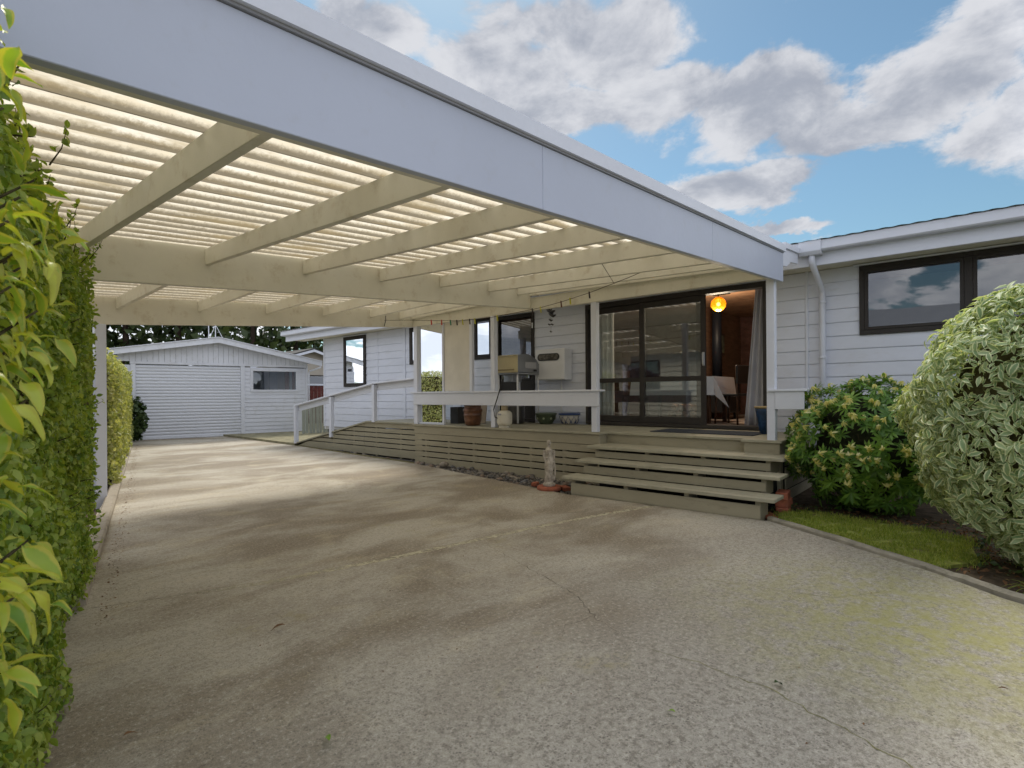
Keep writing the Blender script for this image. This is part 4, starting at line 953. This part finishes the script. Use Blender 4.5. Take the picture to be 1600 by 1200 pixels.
# ------------------------------------------------------------------ stones, bricks, statue
gb_ = empty('stone_border', 'row of rounded river stones and broken brick in dark gravel along the skirt', 'stones')
def stone_mesh(seed):
    bm = bmesh.new(); bmesh.ops.create_icosphere(bm, subdivisions=2, radius=1); r = random.Random(seed); a, b, c = [r.uniform(1.5, 3) for _ in range(3)]
    for v in bm.verts: v.co *= 1+.10*math.sin(v.co.x*a+seed)+.08*math.cos(v.co.y*b+v.co.z*c)
    me = bpy.data.meshes.new('stone'); bm.to_mesh(me); bm.free(); me.polygons.foreach_set('use_smooth', [True]*len(me.polygons)); return me
sms = []
for i, cc in enumerate(((.15, .135, .12), (.24, .21, .17), (.10, .095, .09), (.20, .15, .115), (.13, .13, .135))):
    me = stone_mesh(i); me.materials.append(mat('river_stone_%s' % 'abcde'[i], cc, .75, .3, var=.3, vs=12, bump=.2)); sms.append(me)
def edge_x(y): return np.interp(y, (3.7, 7.5, 12.6), (5.31, 6.04, 6.48))
for k in range(150):
    y = random.uniform(3.85, 7.5) if k < 125 else random.uniform(7.6, 11)
    xa, xb = edge_x(y)+.04, (6.21 if y < 7.7 else 6.43)
    if xb-xa < .03: continue
    x = random.uniform(xa, xb); s = random.uniform(.016, .048) if xb-xa > .1 else random.uniform(.012, .025)
    o = bpy.data.objects.new('stone', random.choice(sms)); COL.objects.link(o); o.parent = gb_; o.location = (x, y, -.02+s*.35); o.scale = (s*random.uniform(.8, 1.4), s*random.uniform(.8, 1.3), s*random.uniform(.55, .8)); o.rotation_euler = (0, 0, random.uniform(0, 6))
o = bpy.data.objects.new('stone', sms[1]); COL.objects.link(o); o.parent = gb_; o.location = (6.07, 6.75, .03); o.scale = (.07, .09, .055)
G = np.array([(random.uniform(edge_x(y)+.02, 6.24), y, -.022) for y in rng.uniform(3.7, 7.7, 1500)])
gt_ = np.array([(-1, -1, 0), (1, -1, 0), (1, 1, 0), (-1, 1, 0), (-.6, -.6, .9), (.6, -.6, .9), (.6, .6, .9), (-.6, .6, .9)])*.5; gfc = np.array([(0,3,2,1),(4,5,6,7),(0,1,5,4),(1,2,6,5),(2,3,7,6),(3,0,4,7)])
scatter(G, rng.normal(0, .5, G.shape)+np.array([0, 0, 1]), rng.uniform(.010, .028, len(G)), (gt_, gfc, np.zeros((8, 2))), stonem, 'gravel', gb_)
def brick(x, y, z, rz_, label, s=(.23, .11, .075), parent=None):
    o = MB().box(-s[0]/2, s[0]/2, -s[1]/2, s[1]/2, 0, s[2]).build('brick', brickm, parent, .006); o.location = (x, y, z); o.rotation_euler = (0, 0, rz_)
    if label: tag(o, label, 'brick')
brick(5.88, 1.47, -.02, .1, 'lower red brick stacked at the right end of the steps'); brick(5.90, 1.47, .056, .02, 'middle red brick stacked at the right end of the steps'); brick(5.885, 1.475, .132, .12, 'top red brick stacked at the right end of the steps')
brick(5.60, 1.53, -.06, .6, 'mossy half buried brick at the foot of the steps beside the kerb')
o = MB().lathe([(.02, 0), (.14, 0), (.155, .015), (.155, .045), (.145, .055), (.02, .055)], n=20).build('terracotta_slab', brickm); o.location = (5.44, 4.08, -.01); tag(o, 'round terracotta red slab under the garden statue', 'slab')
brick(5.62, 4.45, -.02, .3, 'broken red brick among the stones left of the statue', (.12, .07, .05)); brick(5.60, 3.95, -.02, 1.0, 'red brick beside the statue base near the steps', (.18, .09, .05))

# statue: draped woman, weight on one leg, grown from rings then fused
stm = mat('weathered_statue_stone', (.42, .375, .31), .85, .2, var=.25, vs=18, bump=.5, bs=90, dirt=((.14, .12, .10), .7, 26))
sb = MB(); H_ = .62
prof = [  # z, rx, ry, dx, fold
 (0.00, .075, .070, .0, .0), (.02, .085, .080, .0, .1), (.045, .078, .07, 0, .1), (.06, .055, .05, 0, .25), (.12, .060, .052, -.006, .28), (.20, .064, .052, -.010, .25), (.28, .068, .054, -.010, .2),
 (.33, .066, .054, -.006, .15), (.37, .058, .048, .0, .1), (.41, .052, .043, .006, .1), (.45, .058, .046, .008, .08), (.49, .066, .047, .006, .05), (.515, .062, .042, .004, .0), (.535, .035, .03, .003, 0), (.545, .020, .02, .004, 0), (.565, .017, .018, .006, 0)]
n = 28; V = []; F = []
for i, (z, rx, ry, dx, fo) in enumerate(prof):
    for k in range(n):
        a = 2*math.pi*k/n; q = 1+fo*.28*math.sin(a*7+z*16); V.append((dx+rx*q*math.cos(a), ry*q*math.sin(a), z))
F = [(i*n+k, i*n+(k+1) % n, (i+1)*n+(k+1) % n, (i+1)*n+k) for i in range(len(prof)-1) for k in range(n)] + [tuple(range(n))[::-1], tuple(range((len(prof)-1)*n, len(prof)*n))]
sb.add(V, F)
sb.lathe([(.003, -.042), (.017, -.034), (.026, -.012), (.029, .010), (.025, .030), (.012, .042), (.002, .045)], (.008, 0, .600), 16)       # head
sb.lathe([(.003, -.016), (.014, -.006), (.016, .006), (.003, .016)], (.034, 0, .625), 12)                                                    # hair bun
sb.tube([(-.018, 0, .600), (-.026, 0, .592), (-.020, 0, .585)], [.004, .006, .004], 6)                                                        # nose
sb.tube([(.0, .054, .505), (-.010, .064, .43), (-.034, .052, .385), (-.056, .015, .40)], [.019, .016, .013, .009], 10)                         # arm bent over the drape
sb.tube([(.006, -.052, .505), (.006, -.064, .44), (-.006, -.060, .38), (-.026, -.050, .33)], [.019, .016, .013, .010], 10)
sb.tube([(-.03, .06, .40), (-.05, .02, .30), (-.045, -.03, .20), (-.02, -.05, .10)], [.012, .014, .012, .008], 8)                               # fold of cloth
sb.tube([(-.045, -.02, .34), (-.058, .01, .24), (-.05, .045, .12), (-.04, .05, .06)], [.009, .011, .010, .008], 8)
sb.tube([(.02, -.06, .36), (.0, -.075, .24), (-.01, -.065, .08)], [.012, .012, .012], 8)
so_ = sb.build('statue', stm); so_.location = (5.44, 4.08, .043); so_.rotation_euler = (0, 0, R(35)); so_.scale = (1.02, 1.02, .90)
rm = so_.modifiers.new('fuse', 'REMESH'); rm.mode = 'VOXEL'; rm.voxel_size = .0045; rm.use_smooth_shade = True
tag(so_, 'small weathered stone statue of a draped woman standing before the deck skirt', 'statue')

# ------------------------------------------------------------------ things on the deck
jar = empty('pottery_jar', 'brown glazed ribbed jar behind the low rail', 'jar', (6.44, 6.43, DZ))
MB().lathe([(.09, 0), (.125, .01), (.145, .10), (.150, .17), (.158, .175), (.150, .185), (.152, .235), (.165, .245), (.165, .275), (.150, .285), (.138, .30), (.142, .325), (.150, .335), (.145, .345), (.125, .345), (.12, .32), (.11, .05), (.01, .03)], n=28).build('body', mat('brown_glaze', (.13, .055, .028), .3, .5, var=.35, vs=9, dirt=((.24, .11, .05), .5, 8)), jar)
gas = empty('gas_bottle', 'cream gas bottle standing on the deck edge beside a rail post', 'gas bottle', (6.315, 5.60, DZ))
gc = mat('cream_enamel', (.60, .57, .48), .4, .4, var=.08, dirt=((.35, .25, .15), .4, 14))
MB().lathe([(.085, 0), (.09, 0), (.09, .02), (.085, .025)], n=24).build('foot_ring', gc, gas)
MB().lathe([(.03, .02), (.085, .03), (.115, .06), (.12, .09), (.12, .20), (.113, .235), (.08, .265), (.03, .275)], n=28).build('body', gc, gas)
MB().tube([(0, 0, .27), (0, 0, .33)], .018, 10).build('valve', steel, gas); MB().lathe([(.05, .255), (.055, .255), (.055, .35), (.045, .36), (.045, .265)], n=20).build('collar', mat('tan_collar', (.42, .34, .22), .6), gas)
MB().box(-.128, -.1215, -.04, .03, .20, .225).build('label', mat('grey_label', (.3, .3, .33), .5), gas)
ho = MB().tube([(6.9, 6.17, 1.52), (6.6, 5.90, 1.47), (6.2, 5.555, 1.40), (6.19, 5.57, 1.31), (6.18, 5.64, 1.12), (6.18, 5.71, .965), (6.19, 5.69, .85), (6.22, 5.63, .82), (6.27, 5.60, .88), (6.315, 5.60, 1.0)], .009, 8).build('gas_hose', black); tag(ho, 'black rubber hose looping from barbecue to gas bottle', 'hose')
bq = empty('barbecue', 'old barbecue with cream hood and steel sides on a tubular trolley', 'barbecue', (6.95, 5.86, DZ))
MB().prism([(0, .90), (0, 1.17), (.03, 1.20), (.30, 1.22), (.52, 1.13), (.60, 1.04), (.60, .90)], 'y', 0, .50).build('hood', mat('hood_steel', (.30, .31, .33), .35, .5, metal=.5, var=.1), bq, .004)
hf = MB().box(-.018, -.002, -.01, .51, .895, 1.175).build('hood_front', mat('cream_hood_enamel', (.58, .50, .30), .4, .4, var=.08), bq, .004)
box('vent_strip', mat('dull_ochre', (.30, .24, .13), .6), hf, -.0215, -.0185, .06, .44, .93, .955, .001); box('front_lip', MATS['cream_hood_enamel'], bq, -.035, -.002, -.015, .515, 1.177, 1.192, .003)
box('side_panel', mat('light_steel', (.5, .5, .52), .4, metal=.4), bq, .20, .50, -.008, -.001, .97, 1.08); box('knob', black, bq, .42, .50, -.02, -.009, .92, .955)
box('tray', steel, bq, .0, .66, .0, .5, .865, .893, .003)
for x, y in ((.03, .03), (.03, .46), (.60, .03), (.60, .46)): MB().tube([(x, y, .03), (x, y, .865)], .016, 10).build('leg', plastic_w, bq)
box('grease_box', steel, bq, .15, .40, .25, .45, .74, .864)
dr = MB().lathe([(.12, 0), (.15, .01), (.175, .14), (.175, .30), (.183, .31), (.17, .315), (.16, .03), (.01, .02)], (7.30, 6.22, DZ), 28).build('steel_pot', mat('dark_pot_steel', (.20, .20, .21), .3, .5, metal=.8)); tag(dr, 'large dark steel pot on the deck beneath the barbecue', 'pot')
gp = empty('plant_pot', 'green glazed bowl planter with pale dots against the wall', 'pot', (7.52, 5.70, DZ))
MB().lathe([(.09, 0), (.11, .005), (.125, .03), (.17, .10), (.178, .16), (.195, .168), (.195, .19), (.18, .195), (.165, .18), (.10, .04), (.01, .03)], n=28).build('body', mat('green_glaze', (.075, .10, .06), .35, .5, var=.2), gp)
for k in range(8):
    a = 2*math.pi*k/8+.4; MB().lathe([(.001, -.004), (.020, -.003), (.020, .003), (.001, .004)], n=12, M=Matrix.Translation((.172*math.cos(a), .172*math.sin(a), .10)) @ Matrix.Rotation(a, 4, 'Z') @ Matrix.Rotation(R(100), 4, 'Y')).build('pale_dot', mat('pale_green_glaze', (.36, .40, .27), .4), gp)
bp_ = empty('plant_pot', 'white bowl planter with blue painted scrolls and blue rim', 'pot', (7.56, 5.23, DZ))
MB().lathe([(.08, 0), (.11, .005), (.14, .05), (.165, .11), (.17, .165), (.01, .16)], n=28).build('body', mat('white_glaze', (.50, .47, .42), .3, .5, var=.05), bp_)
blu = mat('blue_glaze', (.02, .05, .16), .3, .5, var=.2)
MB().lathe([(.168, .166), (.186, .168), (.188, .19), (.175, .196), (.16, .18)], n=28).build('rim', blu, bp_); 
for k in range(20):
    a = 2*math.pi*k/20; pts = []
    for i in range(6):
        t = i/5; rr = .119+.052*min(1, t*1.1)**.7; aa = a+.11*math.sin(t*5.5+(k % 2)*3); pts.append((rr*math.cos(aa), rr*math.sin(aa), .02+t*.135))
    MB().tube(pts, [.007, .009, .006, .005, .005, .002], 5).build('painted_scroll', blu, bp_)
tp_ = empty('tall_pot', 'tall dark blue glazed pot with straw rim in front of the door jamb', 'pot', (7.20, 1.99, DZ))
MB().lathe([(.06, 0), (.075, .005), (.10, .12), (.125, .28), (.13, .32), (.12, .335), (.11, .32), (.01, .30)], n=28).build('body', mat('deep_blue_glaze', (.018, .05, .12), .25, .5, var=.4, vs=10), tp_); MB().lathe([(.125, .322), (.142, .328), (.142, .345), (.118, .35)], n=28).build('rim', mat('straw', (.34, .26, .13), .8), tp_)
mt = MB().box(6.75, 7.38, 2.02, 3.35, DZ+.001, DZ+.013).build('door_mat', mat('dark_grey_mat', (.055, .062, .075), .95, .1, var=.2, vs=40, bump=.4), None, .003); tag(mt, 'dark grey door mat on the deck before the open door', 'mat')
mb_ = empty('meter_box', 'white wall mounted meter box with a dark oval window', 'meter box', (7.55, 5.31, 1.45))
box('case', plastic_w, mb_, 0, .215, 0, .64, 0, .54, .006); box('door', plastic_w, mb_, -.012, -.001, .008, .632, .01, .53, .004)
def oval(hw, hh, x0, x1, m, parent, name, yc, zc):
    pts = []
    for k in range(24):
        a = 2*math.pi*k/24; cx_ = (hw-hh)*(1 if math.cos(a) > 0 else -1); pts.append((yc+cx_+hh*math.cos(a), zc+hh*math.sin(a)))
    MB().prism(pts, 'x', x0, x1).build(name, m, parent)
oval(.235, .063, -.024, -.0125, black, mb_, 'window_surround', .34, .40); oval(.215, .045, -.028, -.0245, mat('smoky_meter_glass', (.11, .10, .085), .2, .5, var=.6, vs=22), mb_, 'meter_window', .34, .40)
MB().tube([(.18, .20, -.77), (.18, .20, 0)], .012, 8).build('conduit', plastic_w, mb_)
# wind chime
wc = empty('wind_chime', 'dark metal wind chime of little birds hanging by the meter box', 'wind chime', (7.2, 5.34, 2.62))
MB().tube([(0, 0, -.40), (0, 0, .0)], .002, 5).build('cord', black, wc)
def bird(y, z, s):
    MB().tube([(0, y-.05*s, z), (0, y-.01*s, z-.01*s), (0, y+.03*s, z+.01*s), (0, y+.06*s, z+.03*s)], [.006*s, .018*s, .016*s, .003*s], 8).add([(-.004, y-.01*s, z), (.03*s, y+.0*s, z+.045*s), (-.03*s, y+.01*s, z+.045*s), (.004, y+.03*s, z)], [(0, 1, 3), (0, 2, 3)]).build('bird', black, wc)
bird(.0, -.04, 1.7); bird(-.035, -.11, 1.4); bird(0, -.19, .8); bird(.03, -.26, .6); bird(-.03, -.265, .6); bird(0, -.38, .5)
# broom and stored boards
br = empty('broom', 'long white handled broom leaning behind the windbreak glass', 'broom', (6.75, 7.60, DZ))
MB().tube([(0, 0, .14), (-.05, -.32, 1.78)], .014, 8).build('handle', plastic_w, br); MB().hexa([(-.06, -.12, .0), (.06, -.12, .0), (.06, .12, 0), (-.06, .12, 0), (-.025, -.07, .15), (.025, -.07, .15), (.025, .07, .15), (-.025, .07, .15)]).build('head', mat('pale_bristle', (.5, .48, .42), .9), br)
o = MB().box(0, .02, -.26, .26, 0, .50).build('board', mat('tan_board', (.42, .34, .26), .8), None, .003); o.location = (6.98, 6.92, DZ+.005); o.rotation_euler = (0, R(8), 0); tag(o, 'tan board leaning under the cream windbreak panel', 'board')
o = MB().box(-.12, .12, -.10, .10, 0, .30).build('box', mat('charcoal_box', (.05, .05, .052), .7), None, .006); o.location = (6.80, 7.15, DZ); tag(o, 'dark charcoal box on the deck behind the lower glass', 'box')

# washing line with pegs
A_ = Vector((5.61, 7.74, 2.50)); B_ = Vector((5.34, 2.30, 2.585))
LP = [(5.61, 7.74, 2.50), (5.58, 7.012, 2.43), (5.551, 6.438, 2.365), (5.52, 5.827, 2.30), (5.50, 5.433, 2.283), (5.484, 5.13, 2.272), (5.476, 4.977, 2.279), (5.444, 4.332, 2.298), (5.436, 4.191, 2.306), (5.419, 3.859, 2.336), (5.398, 3.437, 2.392), (5.372, 2.926, 2.485), (5.34, 2.30, 2.62)]
ln = empty('washing_line', 'sagging cord washing line strung under the carport roof', 'washing line', (5.4, 5, 2.4))
cordm = mat('brown_cord', (.07, .05, .035), .9)
lo = MB().tube([tuple(Vector(p)-Vector((5.4, 5, 2.4))) for p in LP], .0035, 6).build('cord', cordm, ln)
MB().tube([tuple(Vector(p)-Vector((5.4, 5, 2.4))) for p in ((5.39, 3.10, 2.45), (4.47, 2.75, 2.52))], .003, 6).build('stay_cord', cordm, ln)
MB().tube([(.21, 2.74, .0), (.21, 2.70, .10), (.24, 2.74, .18)], .006, 6).build('hook', black, ln); MB().tube([(-.06, -2.72, .13), (-.06, -2.70, .21), (-.03, -2.72, .24)], .006, 6).build('hook', black, ln)
w2 = MB().tube([(5.48, 5.13, 2.262), (5.50, 5.43, 2.20), (5.50, 5.50, 2.18), (6.1, 6.2, 2.25)], .002, 5); 
pegc = {'red': (.55, .07, .05), 'green': (.03, .22, .12), 'dark': (.04, .03, .03), 'yellow': (.52, .50, .05), 'brown': (.12, .05, .03)}
def line_z(y):
    ys = [p[1] for p in LP][::-1]; return float(np.interp(y, ys, [p[2] for p in LP][::-1])), float(np.interp(y, ys, [p[0] for p in LP][::-1]))
pegs = [(6.438, 'red', 'leftmost red peg on the washing line'), (6.186, 'red', 'second red peg, right of the leftmost on the washing line'), (5.974, 'green', 'green peg on the washing line'), (5.827, 'dark', 'dark peg just right of the green peg'),
        (5.697, 'yellow', 'yellow peg between two dark pegs on the line'), (5.543, 'dark', 'dark peg between two yellow pegs on the line'), (5.433, 'yellow', 'large yellow peg hanging over the cream panel edge'), (4.977, 'yellow', 'yellow peg by the white rail post top'),
        (4.332, 'dark', 'dark peg at the end of the middle beam'), (4.191, 'yellow', 'yellow peg just right of the middle beam end'), (3.859, 'brown', 'brown peg above the meter box'), (3.72, 'yellow', 'yellow peg furthest right on the line'), (3.437, 'dark', 'lone dark peg on the rising end of the line')]
for y, c, lab in pegs:
    z, x = line_z(y); m_ = mat('peg_'+c, pegc[c], .5, .3)
    e = empty('clothes_peg', lab, 'peg', (x, y, z), random.uniform(-.5, .5), 'pegs on the washing line'); s = 1.15
    MB().hexa([(-.008*s, -.009*s, -.058*s), (-.002*s, -.009*s, -.058*s), (-.001*s, .0, .012*s), (-.007*s, .0, .012*s), (-.008*s, .001, -.058*s), (-.002*s, .001, -.058*s), (-.001*s, .010, .012*s), (-.007*s, .010, .012*s)]).build('jaw', m_, e)
    MB().hexa([(.002*s, -.009*s, -.058*s), (.008*s, -.009*s, -.058*s), (.007*s, .0, .012*s), (.001*s, .0, .012*s), (.002*s, .001, -.058*s), (.008*s, .001, -.058*s), (.007*s, .010, .012*s), (.001*s, .010, .012*s)]).build('jaw', m_, e)

# ------------------------------------------------------------------ inside the room
lamp = empty('pendant_lamp', 'lit amber glass globe lamp hanging just inside the open door', 'lamp', (8.8, 3.15, 2.64))
am = bpy.data.materials.new('amber_glass'); am.use_nodes = True
t = NT(am.node_tree); b = t.n['Principled BSDF']; b.inputs['Base Color'].default_value = (.55, .26, .03, 1); b.inputs['Emission Color'].default_value = (.85, .40, .03, 1); b.inputs['Emission Strength'].default_value = .05; b.inputs['Roughness'].default_value = .15
tr = t.node('ShaderNodeBsdfTransparent'); tr.inputs[0].default_value = (1, .75, .25, 1); mx = t.node('ShaderNodeMixShader'); mx.inputs[0].default_value = .5
t.l.new(b.outputs[0], mx.inputs[1]); t.l.new(tr.outputs[0], mx.inputs[2]); t.l.new(mx.outputs[0], t.n['Material Output'].inputs[0])
MB().lathe([(.02, .118), (.05, .107), (.085, .08), (.112, .04), (.118, 0), (.112, -.04), (.085, -.08), (.05, -.107), (.005, -.118)], n=28).build('globe', am, lamp)
MB().lathe([(.003, .03), (.022, .02), (.03, 0), (.022, -.02), (.003, -.03)], n=12).build('bulb', emitmat('bulb_glow', (1, .8, .4), 3), lamp)
MB().tube([(0, 0, .11), (0, 0, .17)], .012, 8).build('stem', black, lamp); box('ceiling_plate', mat('matt_black_plate', (.012, .012, .012), .95, .0), lamp, -.16, .16, -.14, .14, .17, .20)
pl = bpy.data.lights.new('pendant_bulb', 'POINT'); pl.energy = 20; pl.color = (1, .84, .64); pl.shadow_soft_size = .13; plo = bpy.data.objects.new('pendant_bulb', pl); COL.objects.link(plo); plo.location = (8.8, 3.15, 2.50)
sv = empty('wood_stove', 'black wood stove with tall black flue inside the room', 'stove', (10.05, 3.60, .72))
box('body', black, sv, -.25, .3, -.28, .28, .12, .72, .02); MB().tube([(0, .03, .72), (0, .03, 2.15)], .085, 16).build('flue', mat('flue_black', (.008, .010, .016), .5, .3), sv)
for x, y in ((-.2, -.2), (-.2, .2), (.25, -.2), (.25, .2)): box('leg', black, sv, x-.02, x+.02, y-.02, y+.02, 0, .12)
def curtain(name, label, pts, z0, z1, m, amp=.03, waves=9, flare=0, group=None):
    V = []; n = 80; mz = 8
    a, b = Vector(pts[0]), Vector(pts[1]); d = (b-a); nn = Vector((-d.y, d.x)).normalized()
    for j in range(mz+1):
        tz = j/mz
        for i in range(n+1):
            t = i/n; q = a+d*(t*(1-flare*tz)) + nn*amp*(math.sin(t*waves*2*math.pi)+.3*math.sin(t*waves*4.3+tz*2)); V.append((q.x, q.y, z0+(z1-z0)*tz))
    F = [(j*(n+1)+i, j*(n+1)+i+1, (j+1)*(n+1)+i+1, (j+1)*(n+1)+i) for j in range(mz) for i in range(n)]
    o = npmesh(name, V, F, m, None); o.data.polygons.foreach_set('use_smooth', [True]*len(F)); md = o.modifiers.new('cloth_thickness', 'SOLIDIFY'); md.thickness = .004; tag(o, label, 'curtain', group)
curtain('curtain', 'pale grey curtain gathered at the right jamb of the open door', ((7.95, 2.12), (8.02, 2.52)), .73, 2.66, mat('light_grey_curtain', (.50, .51, .57), .9), .028, 4, .45)
curtain('curtain', 'pale sheer curtain behind the left door panel', ((7.98, 4.60), (8.05, 5.10)), .73, 2.66, fabric_pale, .03, 5)
curtain('curtain', 'dark grey gathered curtain on the back wall of the room', ((12.2, 2.75), (12.2, 3.5)), .75, 2.45, mat('dark_grey_curtain', (.14, .145, .165), .9), .05, 6)
pc = empty('picture', 'small framed picture on the wooden partition wall', 'picture', (11.1, 3.945, 2.0)); box('frame', wood_dark, pc, -.2, .2, -.025, 0, -.02, .42); box('print', mat('green_print', (.22, .26, .20), .7, var=.6, vs=9), pc, -.16, .16, -.029, -.0255, .02, .38)
tb = empty('dining_table', 'dining table just inside the sliding door', 'table', (8.75, 3.75, .72)); box('top', wood_dark, tb, -.42, .42, -.65, .65, .70, .735)
for x, y in ((-.36, -.58), (.36, -.58), (-.36, .58), (.36, .58)): box('leg', wood_dark, tb, x-.03, x+.03, y-.03, y+.03, 0, .70)
tc_ = MB(); tc_.add([(-.46, -.70, .74), (.46, -.70, .74), (.46, .70, .74), (-.46, .70, .74), (-.48, -.72, .45), (.48, -.74, .42), (.49, .72, .46), (-.49, .72, .45), (-.60, -.98, .26)],
                [(0, 1, 2, 3), (0, 4, 5, 1), (1, 5, 6, 2), (2, 6, 7, 3), (3, 7, 4, 0), (0, 8, 4), (0, 4, 8)])
o = tc_.build('tablecloth', cloth); o.location = (8.75, 3.75, .72); tag(o, 'pale blue white tablecloth with a hanging corner over the dining table', 'tablecloth')
def chair(x, y, rz_, label, m, g=None):
    c = empty('chair', label, 'chair', (x, y, .72), rz_, g); box('seat', m, c, -.2, .2, -.2, .2, .43, .47, .01); box('backrest', m, c, -.2, .2, .17, .2, .62, .90, .01)
    for sx in (-1, 1):
        for sy in (-1, 1): MB().tube([(sx*.17, sy*.17, .43 if sy < 0 else .90), (sx*.18, sy*.19, 0)], .016, 8).build('leg', wood_dark, c)
chair(8.55, 2.85, 2.9, 'black chair at the open end of the dining table', black); chair(10.6, 3.0, 1.9, 'wooden armchair with tan cushion beside the stove', mat('tan_cushion', (.35, .20, .13), .8))
chair(8.9, 4.7, .2, 'dark chair at the far end of the dining table behind glass', wood_dark)
wk = empty('walking_frame', 'silver wheeled walking frame by the back curtain', 'walker', (11.3, 3.1, .72))
for y in (-.18, .18): MB().tube([(0, y, .0), (0, y, .85), (-.15, y, .9)], .014, 8).build('side_frame', steel, wk); MB().tube([(.3, y, 0), (.2, y, .6), (0, y, .7)], .014, 8).build('front_leg', steel, wk)
for z in (.3, .6): MB().tube([(0, -.18, z), (0, .18, z)], .01, 8).build('cross_bar', steel, wk)
fwd = empty('firewood_stack', 'stack of split firewood on the floor behind the glass', 'firewood', (8.15, 3.42, .72))
wm = mat('split_wood', (.33, .17, .10), .8, .2, var=.4, vs=9)
for k in range(12):
    i, j = k % 4, k//4; a = random.uniform(0, 2)
    MB().prism([(.058*math.cos(a+q*2*math.pi/5)*random.uniform(.8, 1.1), .058*math.sin(a+q*2*math.pi/5)) for q in range(5)], 'x', -.13, .13, Matrix.Translation((0, -.2+i*.12+(j % 2)*.05, .06+j*.10))).build('log', wm, fwd, .004)
